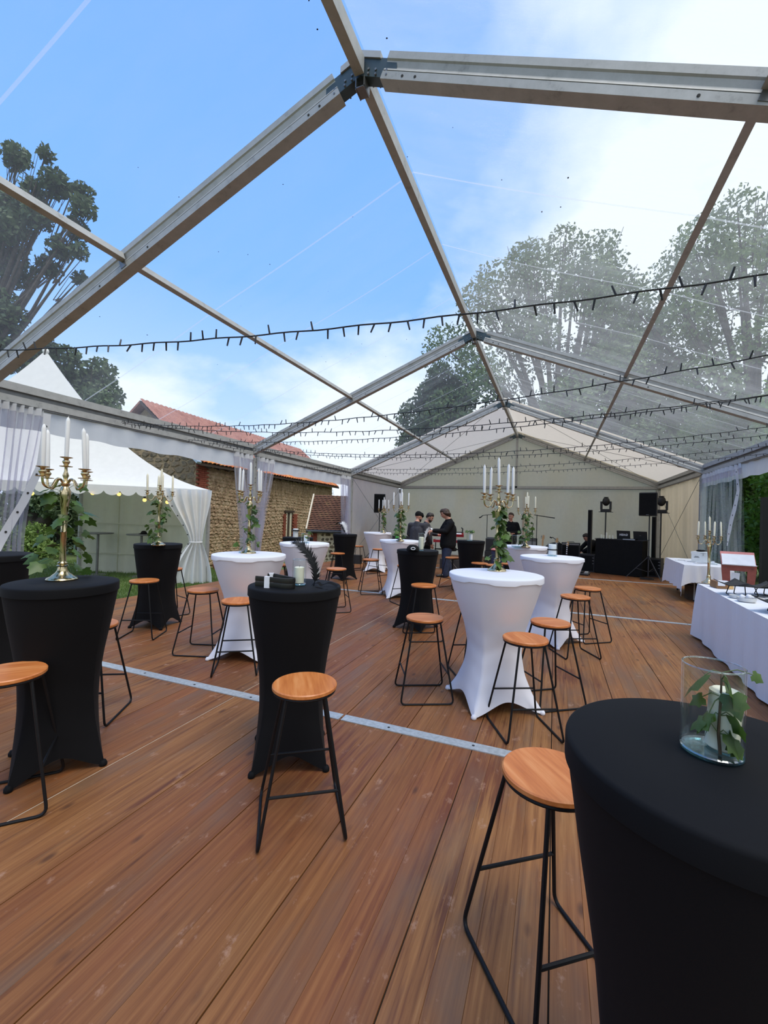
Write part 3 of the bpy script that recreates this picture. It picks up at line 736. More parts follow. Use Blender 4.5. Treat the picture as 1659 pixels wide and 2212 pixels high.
ST = [(.30, -1.07, 125, 'wooden bar stool in front of the strap-laden black table'),
      (1.49, -1.38, 127, 'nearest bar stool, its seat partly under the nearest black table'),
      (-1.17, -1.61, 48, 'bar stool cut off by the left edge of the frame'),
      (-1.74, -.77, 120, 'bar stool half hidden behind the black table with the big ivy candelabra'),
      (-3.21, .88, 118, 'bar stool in front of the black table by the garden tent'),
      (-3.85, 1.85, 72, 'bar stool peeping out behind the black table by the garden tent'),
      (-2.15, .75, 20, 'bar stool left of the white table with candelabra'),
      (-1.42, .47, 124, 'bar stool against the front of the white table, beside the strap-laden table'),
      (-1.82, 3.3, 39, 'bar stool right of the white table with the ivy jar'),
      (-3.13, 5.85, 113, 'bar stool in front of the black table with white feather'),
      (-3.78, 8.35, 53, 'bar stool by the left wall beside the farthest white table'),
      (-2.87, 7.7, 70, 'bar stool in front of the farthest white table'),
      (-1.95, 5.05, 31, 'bar stool left of the white table before the man in the cap'),
      (-1.0, 4.45, 138, 'bar stool mostly hidden between white table and black table with cap'),
      (-.08, 2.43, 30, 'bar stool close in front of the black table with the cap'),
      (.44, .68, 27, 'bar stool alone left of the nearest white table'),
      (.76, 1.42, 120, 'bar stool half hidden behind the nearest white table'),
      (1.30, .40, 117, 'bar stool right of the nearest white table, the nearer of that pair'),
      (1.47, 1.05, 36, 'bar stool right of the nearest white table, the farther of that pair'),
      (1.735, 2.6, 117, 'bar stool in front of the white table with the ribboned candle, nearer one'),
      (1.92, 3.4, 37, 'bar stool beyond the ribboned-candle white table, right of another stool'),
      (-.62, 6.6, 60, 'bar stool left of the far black table'),
      (.11, 5.77, 110, 'bar stool in front of the far black table'),
      (.42, 5.6, 60, 'bar stool glimpsed left of the brass candelabra foot on the nearest white table'),
      (.66, 6.05, 20, 'bar stool glimpsed right of the candelabra foot, beside a far white table'),
      (-2.9, 3.2, 40, 'bar stool glimpsed between the two white tables at left'),
      (1.05, 3.6, 60, 'bar stool hidden behind nearest white table, only its legs showing')]
for a in ST: stool(*a)

# ------------------------------------------------------------------ candelabras, candles, ivy
def cup_prof(z): return [(.004, z-.060), (.034, z-.058), (.036, z-.055), (.010, z-.052), (.013, z-.044), (.021, z-.030), (.021, z-.024), (.012, z-.012), (.014, z-.006), (.033, z-.001), (.035, z+.002), (.013, z+.003)]
CME = {}
def candelabra_meshes():
    m = MB(); m.lathe([(.083, 0), (.085, .008), (.080, .016), (.062, .024), (.050, .036), (.036, .048), (.027, .065), (.024, .085), (.032, .092), (.022, .10), (.028, .108), (.020, .118)], 32); CME['base'] = m.mesh('base')
    m = MB(); m.lathe([(.020, .112), (.017, .16), (.016, .30), (.019, .305), (.016, .31), (.017, .40), (.021, .46), (.030, .53), (.031, .56), (.022, .585), (.014, .595)], 20); CME['stem'] = m.mesh('stem')
    m = MB(); m.lathe([(.012, .588), (.024, .600), (.026, .608), (.014, .618), (.010, .64), (.018, .66), (.010, .685), (.008, .71), (.014, .725)], 20); CME['finial'] = m.mesh('centre_stem')
    m = MB(); m.lathe(cup_prof(.775), 20); CME['cup0'] = m.mesh('candle_cup')
    m = MB(); pts = [(.012, 0, .605), (.035, 0, .635), (.060, 0, .632), (.085, 0, .590), (.110, 0, .578), (.138, 0, .596), (.147, 0, .630), (.147, 0, .645)]
    P = [Vector(p) for p in pts]; sm = []
    for i in range(len(P)-1):
        p0, p1, p2, p3 = P[max(0, i-1)], P[i], P[i+1], P[min(len(P)-1, i+2)]
        for k in range(4):
            t = k/4; sm.append(.5*((2*p1)+(p2-p0)*t+(2*p0-5*p1+4*p2-p3)*t*t+(3*p1-p0-3*p2+p3)*t**3))
    sm.append(P[-1]); m.tube(sm, .0068, 8); CME['arm'] = m.mesh('arm')
    m = MB(); m.lathe(cup_prof(.700), 18, (.147, 0, 0)); CME['cup'] = m.mesh('candle_cup')
    for me in CME.values(): me.materials.append(M['brass'])
candelabra_meshes()
def candle_me(h, r, mat, name):
    m = MB(); m.lathe([(r*.92, 0), (r, h*.3), (r, h-.028), (r*.75, h-.012), (.003, h)], 14); m.tube([(0, 0, h-.003), (.002, 0, h+.006), (.004, 0, h+.010)], .0012, 5)
    me = m.mesh(name); me.materials.append(mat); return me
CAND = {'white': candle_me(.255, .0125, M['wax_white'], 'taper_candle'), 'cream': candle_me(.215, .0125, M['wax_cream'], 'taper_candle')}
POSN = ['leftmost', 'second from left', 'second from right', 'rightmost']
CAMX = Vector((math.cos(.3755), math.sin(.3755), 0))
def candelabra(x, y, z, rz, where, ivy='', col='white', scale=1.0):
    t = empty('candelabra', (x, y, z), rz, label=('brass five-light candelabra %s on %s' % (ivy, where)), cat='candelabra', group='brass candelabras'); t.scale = (scale,)*3
    mesh_obj('base', CME['base'], None, t); mesh_obj('stem', CME['stem'], None, t)
    c = mesh_obj('centre_stem', CME['finial'], None, t); mesh_obj('candle_cup', CME['cup0'], None, c)
    tips = []
    for k in range(4):
        a = mesh_obj('arm', CME['arm'], None, t); a.rotation_euler = (0, 0, k*PI/2); mesh_obj('candle_cup', CME['cup'], None, a)
        an = rz+k*PI/2; tips.append(Vector((x+.147*scale*math.cos(an), y+.147*scale*math.sin(an), z+.700*scale)))
    tips.sort(key=lambda p: p.dot(CAMX)); rr = random.Random(int(x*100+y*10))
    for i, p in enumerate([Vector((x, y, z+.775*scale))]+tips):
        o = mesh_obj('taper_candle', CAND[col], None, None, p); o.rotation_euler = (rr.uniform(-.035, .035), rr.uniform(-.02, .06), rr.uniform(0, 6)); o.scale = (scale,)*3
        tag(o, '%s taper candle, %s on %s' % (col, 'central and highest' if i == 0 else POSN[i-1], where), 'candle', 'taper candles')
def ivy_leaf(var):
    out = [(0, 0), (.30, -.12), (.54, .10), (.43, .29), (.52, .55), (.30, .60), (.04, 1.0), (-.24, .61), (-.50, .58), (-.42, .28), (-.54, .08), (-.28, -.12)]
    rr = random.Random(var); m = MB(); vs = [(0, .28, .03)]
    for x, y in out: vs.append((x*(1+rr.uniform(-.12, .12)), y*(1+rr.uniform(-.08, .08)), -.22*abs(x)**1.5-.10*max(0, y-.4)+rr.uniform(-.04, .04)))
    n = len(out); m.add(vs, [(0, 1+i, 1+(i+1) % n) for i in range(n)])
    me = m.mesh('leaf', True, 2); me.materials.append(M['ivy']); return me
LEAF = [ivy_leaf(i) for i in range(5)]
def add_leaf(parent, p, d, size, rr):
    o = mesh_obj('leaf', LEAF[rr.randrange(5)], None, parent, p)
    d = Vector(d).normalized()
    nrm = Vector((d.x, d.y, .35)).normalized() if abs(d.z) > .8 else (Vector((rr.uniform(-.5, .5), rr.uniform(-.5, .5), 1))).normalized()
    q = d.to_track_quat('Y', 'Z'); o.rotation_euler = (q.to_matrix() @ Matrix.Rotation(rr.uniform(-1.0, 1.0), 3, 'Y')).to_euler(); o.scale = (size,)*3
    return o
def garland(x, y, z, where, n=26, h=.62, size=.058, seed=1, spread=.05, side=None):
    t = empty('ivy_garland', (x, y, z), label='green ivy trail twined round the candelabra on %s' % where, cat='ivy', group='ivy trails on candelabras')
    rr = random.Random(seed); m = MB()
    path = []
    for i in range(41):
        s = i/40; a = 5.5*s*PI+seed; r = .026+.018*math.sin(s*9+seed); path.append(Vector((r*math.cos(a), r*math.sin(a), .09+(h-.09)*s)))
    m.tube(path, .0028, 5); st = m.build('vine_stem', M['ivy_stem'], t)
    sh = MB()
    for i in range(n):
        s = (i+.5)/n; p = path[min(40, int(s*40))]; a = rr.uniform(0, 2*PI)
        if side is not None and rr.random() < .65: a = side+rr.uniform(-.9, .9)
        out = Vector((math.cos(a), math.sin(a), rr.uniform(-.5, .35))); l = spread*rr.uniform(.4, 1.6)*(1.25-.6*s)
        q = p+out*l; sh.tube([p, p+out*l*.5+Vector((0, 0, .012)), q], .0013, 4)
        add_leaf(t, q, Vector((out.x, out.y, out.z-.75)), size*rr.uniform(.65, 1.25), rr)
    o = sh.build('leaf_stalk', M['ivy_stem'], t); o['kind'] = 'stuff'
CD = [(-1.405, -1.215, 1.1, .14, 'the left black table', 'wreathed in ivy', 'white', 44, .072, .085),
      (1.005, 1.02, 1.1, .66, 'the nearest white table', 'with leafy ivy', 'white', 54, .070, .05),
      (-1.728, .975, 1.1, 1.34, 'the white table behind the straps', 'with sparse ivy', 'white', 34, .065, .06),
      (-3.275, 1.12, 1.1, 1.03, 'the black table by the garden tent', 'with bushy ivy', 'cream', 48, .068, .085),
      (-1.24, 4.76, 1.1, .47, 'the white table by the capped man', 'thick with ivy', 'white', 54, .075, .055),
      (-2.95, 8.2, 1.1, .63, 'the farthest white table', 'dark with ivy', 'white', 38, .07, .055),
      (1.03, 4.9, 1.1, .20, 'the white table by the phone man', 'with ivy', 'cream', 46, .07, .065)]
for i, (x, y, z, rz, wh, iv, col, n, sz, sp) in enumerate(CD):
    candelabra(x, y, z, rz, wh, iv, col, 1.0 if i < 4 else .97)
    garland(x, y, z, wh, n, .60, sz, 3+i, sp, side=(-.4 if i in (1, 2) else None))
candelabra(3.52, 4.33, .762, .10, 'the buffet table', 'without ivy', 'cream', .95)

# ------------------------------------------------------------------ vases, candles and odd things on the tables
def vase(x, y, z, r, h, label, name='glass_vase'):
    t = empty(name, (x, y, z), label=label, cat='vase'); w = .0028
    m = MB(); m.lathe([(r-.002, .0095), (r, .012), (r, h-.003), (r-.001, h), (r-w, h), (r-w, .015), (.001, .012)], 48, cap0=False, cap1=False); m.build('glass_wall', M['glass'], t)
    m = MB(); m.lathe([(r-.004, 0), (r-.0005, .003), (r-.0005, .007), (r-.003, .0095)], 48); m.build('glass_foot', M['glass_base'], t)
    m = MB(); m.tube([((r-.0014)*math.cos(2*PI*k/48), (r-.0014)*math.sin(2*PI*k/48), h) for k in range(48)], .0018, 6, closed=True); m.build('rim', M['glass_rim'], t)
def pillar(x, y, z, r, h, label, col='wax_cream', tilt=0):
    t = empty('pillar_candle', (x, y, z), label=label, cat='candle'); t.rotation_euler = (tilt*.3, tilt, 0)
    m = MB(); m.lathe([(r-.003, 0), (r, .003), (r, h-.004), (r-.005, h), (r-.010, h-.003), (.001, h-.007)], 32, cap1=False); m.build('wax', M[col], t)
    m = MB(); m.tube([(0, 0, h-.008), (.001, 0, h+.004), (.004, 0, h+.010)], .0013, 5); m.build('wick', M['rubber'], t)
def sprig(x, y, z, label, path, leaves, size, seed):
    t = empty('ivy_sprig', (x, y, z), label=label, cat='ivy'); rr = random.Random(seed)
    m = MB(); m.tube(path, [.0032-.0018*i/(len(path)-1) for i in range(len(path))], 6); m.build('sprig_stem', M['ivy_wood'], t)
    sh = MB()
    for (i, off, sz) in leaves:
        p = Vector(path[i]); q = p+Vector(off); sh.tube([p, (p+q)/2+Vector((0, 0, .008)), q], .0011, 5)
        add_leaf(t, q, Vector((off[0], off[1], -.035)), sz*size, rr)
    o = sh.build('leaf_stalk', M['ivy_stem'], t); o['kind'] = 'stuff'
VX, VY = 1.79, -1.939
vase(VX, VY, 1.102, .054, .178, 'wide clear glass vase on the nearest black table')
pillar(VX+.018, VY+.004, 1.1145, .0285, .118, 'cream pillar candle leaning inside the wide vase on the nearest table', tilt=.05)
sprig(VX, VY, 1.1145, 'ivy sprig standing in the wide glass vase on the nearest table',
      [(.006, -.030, .0), (.002, -.031, .04), (.004, -.028, .075), (.008, -.020, .11), (.012, -.008, .14), (.014, .0, .152)],
      [(5, (-.030, -.006, -.008), 1.4), (4, (.006, -.012, .008), 1.25), (4, (.010, -.020, -.022), 1.0), (3, (-.022, -.008, -.035), 1.1), (2, (.018, -.012, .005), 1.05), (2, (-.014, -.006, -.004), .95), (1, (.014, -.008, .004), 1.0), (1, (-.026, .004, .022), .8), (1, (.022, -.006, -.012), .75), (3, (-.028, .012, -.01), .7), (5, (.052, .0, .004), .5), (2, (.024, .0, -.012), .7)], .047, 5)
# things on the strap-laden black table
vase(-.053, -.60, 1.102, .045, .165, 'tall glass candle holder beside the black feather')
pillar(-.053, -.60, 1.1145, .032, .105, 'cream pillar candle in the glass beside the black feather')
def feather(x, y, z, label, mat, spine, width, seed, barbs=150, tail=None):
    t = empty('feather', (x, y, z), label=label, cat='feather'); rr = random.Random(seed)
    P = [Vector(p) for p in spine]; n = len(P)-1
    def at(s):
        q = min(n-1e-6, s*n); i = int(q); f = q-i
        p0, p1, p2, p3 = P[max(0, i-1)], P[i], P[i+1], P[min(n, i+2)]
        return .5*((2*p1)+(p2-p0)*f+(2*p0-5*p1+4*p2-p3)*f*f+(3*p1-p0-3*p2+p3)*f**3)
    m = MB(); m.tube([at(i/24) for i in range(25)], [.0028-.002*i/24 for i in range(25)], 5); m.build('quill', M[mat], t)
    b = MB()
    for i in range(barbs):
        s = .10+.90*i/barbs; p = at(s); d = (at(min(1, s+.02))-at(max(0, s-.02))).normalized()
        sd = Vector((CAMX.x, CAMX.y, 0)); sd = (sd-d*sd.dot(d)).normalized()
        for k in (-1, 1):
            l = width*(.35+.65*math.sin(PI*min(1, s*.9+.12)))*rr.uniform(.35, 1.2); e = p+sd*k*l*.75+d*l*.85+Vector((rr.uniform(-.3, .3), rr.uniform(-.3, .3), rr.uniform(-.25, .1)))*l*.5
            w = d*.0034; b.add([p-w, p+w, (p+e)/2+w*1.2, e, (p+e)/2-w*1.2], [(0, 1, 2, 3, 4)])
    o = b.build('barbs', M[mat], t); o['kind'] = 'stuff'
    if tail: tail(t)
feather(.012, -.585, 1.10, 'black ostrich feather drooping over the glass candle holder', 'feather_black',
        [(.03, .01, .0), (.048, .0, .06), (.042, -.01, .13), (.012, -.02, .195), (-.030, -.03, .245), (-.075, -.035, .275), (-.115, -.035, .280)], .052, 2, 120)
feather(.03, -.57, 1.10, 'small white feather tucked behind the black feather', 'feather_white',
        [(.02, .01, .03), (.028, .005, .08), (.018, .0, .13), (-.002, 0, .165)], .026, 4, 70)
m = MB(); rb = empty('black_ribbon', (.06, -.56, 1.10), label='black ribbon end curling on the strap-laden black table', cat='ribbon')
m.grid(lambda u, v: (-.03+.20*u+.01*math.sin(u*9), -.01-.05*math.sin(u*7)*u+(v-.5)*.022, .006+.014*math.sin(u*8)**2+.01*v), 24, 2); m.build('ribbon_band', M['black_stretch'], rb)
m = MB(); m.grid(lambda u, v: (.02+.10*u, -.05-.03*u+(v-.5)*.02, .004+.004*math.sin(u*6)), 12, 2); m.build('ribbon_band', M['black_stretch'], rb)
def strap_bundle():
    t = empty('folded_strap', (-.135, -.735, 1.10), math.radians(10), label='bundle of folded black straps held by pale paper bands', cat='straps'); t.scale = (.80, .80, .92)
    loopp = [(-.125, .11, 0), (-.10, .135, 0), (-.06, .125, 0), (.02, .07, 0), (.10, .025, 0), (.150, .0, 0), (.165, -.035, 0), (.14, -.07, 0), (.08, -.08, 0), (.0, -.062, 0), (-.08, -.05, 0), (-.15, -.045, 0)]
    P = [Vector(p) for p in loopp]
    def sm(z):
        out = []
        for i in range(len(P)-1):
            p0, p1, p2, p3 = P[max(0, i-1)], P[i], P[i+1], P[min(len(P)-1, i+2)]
            for k in range(5):
                q = k/5; v = .5*((2*p1)+(p2-p0)*q+(2*p0-5*p1+4*p2-p3)*q*q+(3*p1-p0-3*p2+p3)*q**3); v.z = z; out.append(v)
        return out+[Vector((P[-1].x, P[-1].y, z))]
    for lay in range(2):
        path = sm(.004+.036*lay); m = MB(); vs = []; fs = []
        for i, p in enumerate(path):
            d = (path[min(i+1, len(path)-1)]-path[max(0, i-1)]).normalized(); nn = Vector((-d.y, d.x, 0))
            for a, b in ((-.006, 0), (-.008, .016), (-.005, .034), (.005, .034), (.008, .016), (.006, 0)): vs.append(p+nn*a+Vector((0, 0, b)))
        N = len(path)
        for i in range(N-1): fs += [(i*6+k, i*6+(k+1) % 6, (i+1)*6+(k+1) % 6, (i+1)*6+k) for k in range(6)]
        fs += [tuple(range(6)), tuple((N-1)*6+k for k in range(6))[::-1]]
        m.add(vs, fs).build('strap', M['leather'], t, True, .5)
    m = MB(); m.box((-.045, -.055, .038), (.042, .028, .077), Matrix.Rotation(.08, 3, 'Z')).build('paper_band', M['paper'], t, False)
    m = MB(); m.box((-.105, .133, .038), (.040, .024, .077), Matrix.Rotation(.5, 3, 'Z')).build('paper_band', M['paper'], t, False)
strap_bundle()
# black table with cap
vase(-.236, 2.78, 1.102, .042, .24, 'tall glass vase with a white feather, on the black table with the cap')
pillar(-.236, 2.78, 1.121, .034, .17, 'cream pillar candle in the tall vase beside the black cap')
feather(-.20, 2.80, 1.30, 'white feather curling out of the tall vase beside the cap', 'feather_white', [(.0, .0, -.14), (.015, .0, .0), (.03, 0, .07), (.075, 0, .12), (.11, 0, .105)], .035, 6, 70)
t = empty('cap', (-.33, 2.70, 1.10), math.radians(20), label='black cap with a white ring emblem lying on the black table', cat='cap')
m = MB(); m.lathe([(.085, 0), (.088, .02), (.075, .055), (.045, .078), (.001, .082)], 24, cap1=False); m.build('crown', M['black_cloth'], t)
m = MB(); m.grid(lambda u, v: (.16*math.cos(PI+PI*u)*(.5+.5*v)*.62, -.055-.08*v*math.sin(PI*u)-.02, .012+.006*v), 12, 4); m.build('visor', M['black_cloth'], t)
m = MB(); m.tube([(.028*math.cos(a), -.086+.010*math.sin(a)*0-.002, .035+.016*math.sin(a)) for a in np.linspace(0, 2*PI, 20, endpoint=False)], .005, 6, closed=True); m.build('ring_emblem', M['paper'], t)
# ivy jar on the white table behind the feather
vase(-2.2, 2.93, 1.102, .068, .15, 'square-shouldered glass jar of ivy on the white table behind the feather')
pillar(-2.185, 2.92, 1.121, .028, .10, 'white candle in the ivy jar on the white table', 'wax_white')
sprig(-2.2, 2.93, 1.121, 'ivy sprig in the glass jar on the white table behind the feather', [(-.03, -.02, 0), (-.02, -.02, .07), (.0, 0, .13), (.05, .0, .16), (.10, .0, .15)],
      [(1, (-.02, 0, .03), 1), (2, (-.03, 0, .0), 1), (3, (.02, 0, .0), 1.1), (4, (.02, 0, .0), 1.2), (2, (.03, -.02, -.04), 1), (4, (-.02, 0, .01), .9)], .055, 8)
def ring_candle(x, y, z, label):
    t = empty('candle_jar', (x, y, z), label=label, cat='candle'); m = MB(); m.lathe([(.05, 0), (.052, .01), (.052, .16), (.046, .165)], 24); m.build('wax', M['wax_white'], t)
    m = MB(); m.lathe([(.054, .118), (.080, .126), (.082, .138), (.054, .144)], 24); m.build('black_ring', M['black_plastic'], t)
ring_candle(-3.27, 4.3, 1.1, 'white candle with a black ring, on the hidden black table')
feather(-3.25, 6.35, 1.10, 'large white feather bent over at its black tip, on a far black table', 'feather_white', [(.10, 0, .0), (.075, 0, .09), (.045, 0, .18), (.0, 0, .25), (-.05, 0, .275), (-.09, 0, .25)], .075, 9, 120)
feather(-3.32, 6.36, 1.10, 'black feather beside the large white one on a far black table', 'feather_black', [(.10, .03, .0), (.05, .03, .12), (-.03, .03, .25), (-.09, .03, .27), (-.15, .03, .25)], .055, 12, 90)
vase(1.467, 3.2, 1.102, .062, .16, 'glass jar with a black-ribboned candle on the right white table')
pillar(1.467, 3.2, 1.121, .050, .135, 'white candle tied with a black ribbon in the jar', 'wax_white')
t = empty('ribbon_tie', (1.467, 3.2, 1.18), label='black ribbon tied round the glass candle jar on the white table', cat='ribbon')
m = MB(); m.lathe([(.064, 0), (.066, .004), (.066, .010), (.064, .014)], 24, cap0=False, cap1=False); m.build('band', M['black_cloth'], t)
m = MB(); m.grid(lambda u, v: (-.068-.014*math.sin(u*5), -.01+.02*v, .08-.17*u), 10, 1); m.build('ribbon_tail', M['black_cloth'], t)
vase(-.17, 6.15, 1.102, .065, .15, 'glass jar holding a plant on the far black table')
sprig(-.17, 6.15, 1.12, 'small green plant in the glass jar on the far black table', [(0, 0, 0), (.005, 0, .08), (0, 0, .16)], [(2, (.05*math.cos(a), .05*math.sin(a), .03), 1.3) for a in np.linspace(0, 6, 9)], .055, 3)
pillar(-.14, 6.13, 1.121, .035, .12, 'white candle in the plant jar on the far black table', 'wax_white')
vase(.88, 4.85, 1.102, .085, .20, 'empty smoked glass cylinder beside the candelabra on a far white table')
vase(-1.83, .97, 1.102, .022, .16, 'narrow empty glass beside the candelabra foot on the left white table')

# ------------------------------------------------------------------ people
def blob(parts, name, mat, parent, vox, smooth=5):
    """one continuous surface from tapered limbs (a, b, ra, rb) and balls (c, r)"""
    m = MB()
    for p in parts:
        if len(p) == 2: m.ball(p[0], p[1], 14, 10)
        else:
            a, b, ra, rb = Vector(p[0]), Vector(p[1]), p[2], p[3]
            m.tube([a, b], [ra, rb], 14); m.ball(a, ra, 12, 8); m.ball(b, rb, 12, 8)
    me = bpy.data.meshes.new(name); me.from_pydata(m.v, [], m.f)
    o = bpy.data.objects.new('tmp', me); COL.objects.link(o)
    r = o.modifiers.new('r', 'REMESH'); r.mode = 'VOXEL'; r.voxel_size = vox
    s = o.modifiers.new('s', 'SMOOTH'); s.factor = .5; s.iterations = smooth
    dg = bpy.context.evaluated_depsgraph_get(); me2 = bpy.data.meshes.new_from_object(o.evaluated_get(dg))
    bpy.data.objects.remove(o); bpy.data.meshes.remove(me)
    me2.name = name; me2.materials.clear(); me2.materials.append(mat); me2.polygons.foreach_set('use_smooth', [True]*len(me2.polygons))
    o = bpy.data.objects.new(name, me2); COL.objects.link(o); o.parent = parent
    return o
def hand(wrist, d, nrm, s=1, curl=.5, point=False):
    """palm, four unequal bent fingers and a thumb; d = direction of the hand, nrm = back of the hand, s = thumb side"""
    w, d, nrm = Vector(wrist), Vector(d).normalized(), Vector(nrm).normalized(); side = d.cross(nrm).normalized()*s; nrm = side.cross(d).normalized()*s
    out = []
    for k in range(4):
        o = side*(.030-.020*k); base = w+d*.085+o; out.append((w+d*.015+o*.6, base, .014, .012))
        l = (.040, .045, .042, .033)[k]; c = .12 if (point and k == 0) else curl
        p1 = base+(d*math.cos(c)-nrm*math.sin(c))*l; p2 = p1+(d*math.cos(2*c)-nrm*math.sin(2*c))*l*.75; p3 = p2+(d*math.cos(2.7*c)-nrm*math.sin(2.7*c))*l*.55
        out += [(base, p1, .0098, .009), (p1, p2, .009, .0085), (p2, p3, .0085, .0075)]
    t0 = w+d*.025+side*.024; t1 = t0+(d*.6+side*.75-nrm*.25)*.040; t2 = t1+(d*.85+side*.3-nrm*.3)*.034
    out += [(t0, t1, .014, .0115), (t1, t2, .0115, .009)]
    return out
def head_parts(c, f, tilt=0):
    """skull, jaw, nose, ears, neck stub around the head centre c; f = way the face looks"""
    c, f = Vector(c), Vector(f).normalized(); r = f.cross(Vector((0, 0, 1))).normalized(); u = r.cross(f)
    P = lambda a, b, d: c+r*a+f*b+u*d
    p = [(P(0, -.012, .035), .088), (P(0, .012, .03), .080), (P(0, .03, -.035), .062), (P(.0, .048, -.072), .040), (P(0, .025, -.075), .042)]
    p += [(P(0, .086, .012), P(0, .108, -.018), .010, .014), (P(0, .082, -.058), .018), (P(.03, .055, -.015), .034), (P(-.03, .055, -.015), .034), (P(0, .076, .045), .03)]
    for s in (-1, 1): p += [(P(.083*s, -.01, .018), P(.080*s, -.008, -.028), .014, .010)]
    return p, P
def person(loc, face_to, label, H, pose, wear, headdir, hair, gear=()):
    """pose: joints in the person's own frame, x to their right, y the way they face"""
    rz = math.atan2(-face_to[0], face_to[1])
    t = empty('person', loc, rz, label=label, cat='person', group='people by the stage'); J = {k: Vector(v)*(H/1.78) for k, v in pose.items()}
    k = H/1.78; hp, P = head_parts(J['head'], headdir)
    L = []
    L += hp + [(J['neck'], J['head']+Vector((0, -.01, -.03)), .062, .055)]
    L += [(J['chest'], J['neck'], .12, .07), (J['pelvis'], J['chest'], .125, .13)]
    for s in 'lr':
        sx = 1 if s == 'r' else -1
        L += [(J['chest']+Vector((0, 0, .09)), J['sh'+s]+Vector((0, 0, -.015)), .080, .052), (J['sh'+s]+Vector((0, 0, -.015)), J['el'+s], .052, .044), (J['el'+s], J['wr'+s], .042, .028)]
        L += hand(J['wr'+s], J['hd'+s], J['hn'+s], -sx, wear.get('curl'+s, .5), wear.get('point'+s, False))
        L += [(J['pelvis'], J['hip'+s], .12, .105), (J['hip'+s], J['kn'+s], .095, .060), (J['kn'+s], J['an'+s], .060, .040), (J['an'+s], J['an'+s]+Vector((0, .10, -.05)), .04, .03)]
    body = blob(L, 'body', M['skin'], t, .0068, 3)
    # trousers
    L = [(J['pelvis']+Vector((.05, 0, .06)), J['pelvis']+Vector((-.05, 0, .06)), .142, .142)]
    for s in 'lr': L += [(J['pelvis'], J['hip'+s], .138, .125), (J['hip'+s], J['kn'+s], .118, .086), (J['kn'+s], J['an'+s]+Vector((0, 0, -.03)), .084, .074)]
    blob(L, 'trousers', M[wear['legs']], t, .014)
    # jacket or shirt
    g = .020 if wear['top'] == 'suit' else .013; L = []
    hem = wear.get('hem', .02)
    L += [(J['pelvis']+Vector((.055, 0, hem)), J['chest']+Vector((.05, 0, -.02)), .15+g, .132+g), (J['pelvis']+Vector((-.055, 0, hem)), J['chest']+Vector((-.05, 0, -.02)), .15+g, .132+g), (J['chest'], J['neck']+Vector((0, -.01, -.035)), .13+g, .070+g)]
    for s in 'lr':
        b = J['wr'+s]-(J['wr'+s]-J['el'+s]).normalized()*.02
        L += [(J['chest']+Vector((0, 0, .09)), J['sh'+s]+Vector((0, 0, -.015)), .088+g, .056+g), (J['sh'+s]+Vector((0, 0, -.015)), J['el'+s], .056+g, .048+g), (J['el'+s], b, .050+g, .036+g)]
    blob(L, 'jacket' if wear['top'] == 'suit' else 'shirt', M[wear['top']], t, .014)
    for s in 'lr':
        a = J['an'+s]; gz = min(a.z, .085); d = (J['ft'+s]-a) if 'ft'+s in J else Vector((0, .2, 0)); d.z = 0; d.normalize()
        m = [(a+Vector((0, 0, -gz+.045))-d*.035, a+d*.06+Vector((0, 0, -gz+.045)), .044, .042), (a+d*.06+Vector((0, 0, -gz+.042)), a+d*.18+Vector((0, 0, -gz+.030)), .043, .029), (a+Vector((0, 0, -gz+.05)), a+Vector((0, 0, -gz+.10)), .043, .046)]
        blob(m, 'shoe', M['leather'], t, .010, 3)
    # face details and hair
    for sx in (-1, 1):
        MB().ball(P(.031*sx, .082, .012), .0105, 10, 6).build('eye', M['hair_dark'], t)
        e = MB(); e.tube([P(.015*sx, .092, .032), P(.032*sx, .090, .037), P(.047*sx, .076, .032)], .0055, 6); e.build('eyebrow', M[hair[0]], t)
    e = MB(); e.tube([P(-.024, .088, -.045), P(0, .099, -.043), P(.024, .088, -.045)], .0065, 6); e.build('mouth', M['lip'], t)
    hl = [(P(0, -.022, .052), .094), (P(0, .02, .085), .068)]
    if 'long' in hair[1]: hl += [(P(.048, -.03, .0), .064), (P(-.048, -.03, .0), .064), (P(0, -.045, -.03), .075), (P(0, -.05, -.075), .055), (P(0, .055, .085), .045), (P(.06, .02, .035), .040), (P(-.06, .02, .035), .040)]
    if 'short' in hair[1]: hl += [(P(0, .048, .088), .045), (P(.0, -.07, .0), .045), (P(.05, -.02, .05), .05), (P(-.05, -.02, .05), .05)]
    if 'cap' not in hair[1]: blob(hl, 'hair', M[hair[0]], t, .010, 3)
    else:
        blob([(P(0, -.02, .070), .098), (P(0, .05, .075), .075), (P(0, .095, .055), .045)], 'flat_cap', M['black_cloth'], t, .010, 3)
    if 'beard' in hair[1]: blob([(P(0, .055, -.085), .042), (P(.045, .035, -.06), .034), (P(-.045, .035, -.06), .034), (P(0, .08, -.072), .025)], 'beard', M[hair[0]], t, .009, 3)
    return t, J, P
def stand(**kw):
    p = dict(head=(0, .02, 1.655), neck=(0, -.01, 1.50), chest=(0, 0, 1.29), pelvis=(0, 0, .96), shl=(-.205, -.01, 1.43), shr=(.205, -.01, 1.43),
             ell=(-.25, -.03, 1.13), elr=(.25, -.03, 1.13), wrl=(-.25, .06, .88), wrr=(.25, .06, .88), hdl=(0, .25, -1), hdr=(0, .25, -1), hnl=(-1, 0, 0), hnr=(1, 0, 0),
             hipl=(-.09, 0, .90), hipr=(.09, 0, .90), knl=(-.10, .02, .49), knr=(.10, .02, .49), anl=(-.11, -.02, .085), anr=(.11, -.02, .085))
    p.update(kw); return p
FWD = Vector((-.3668, .9303, 0))
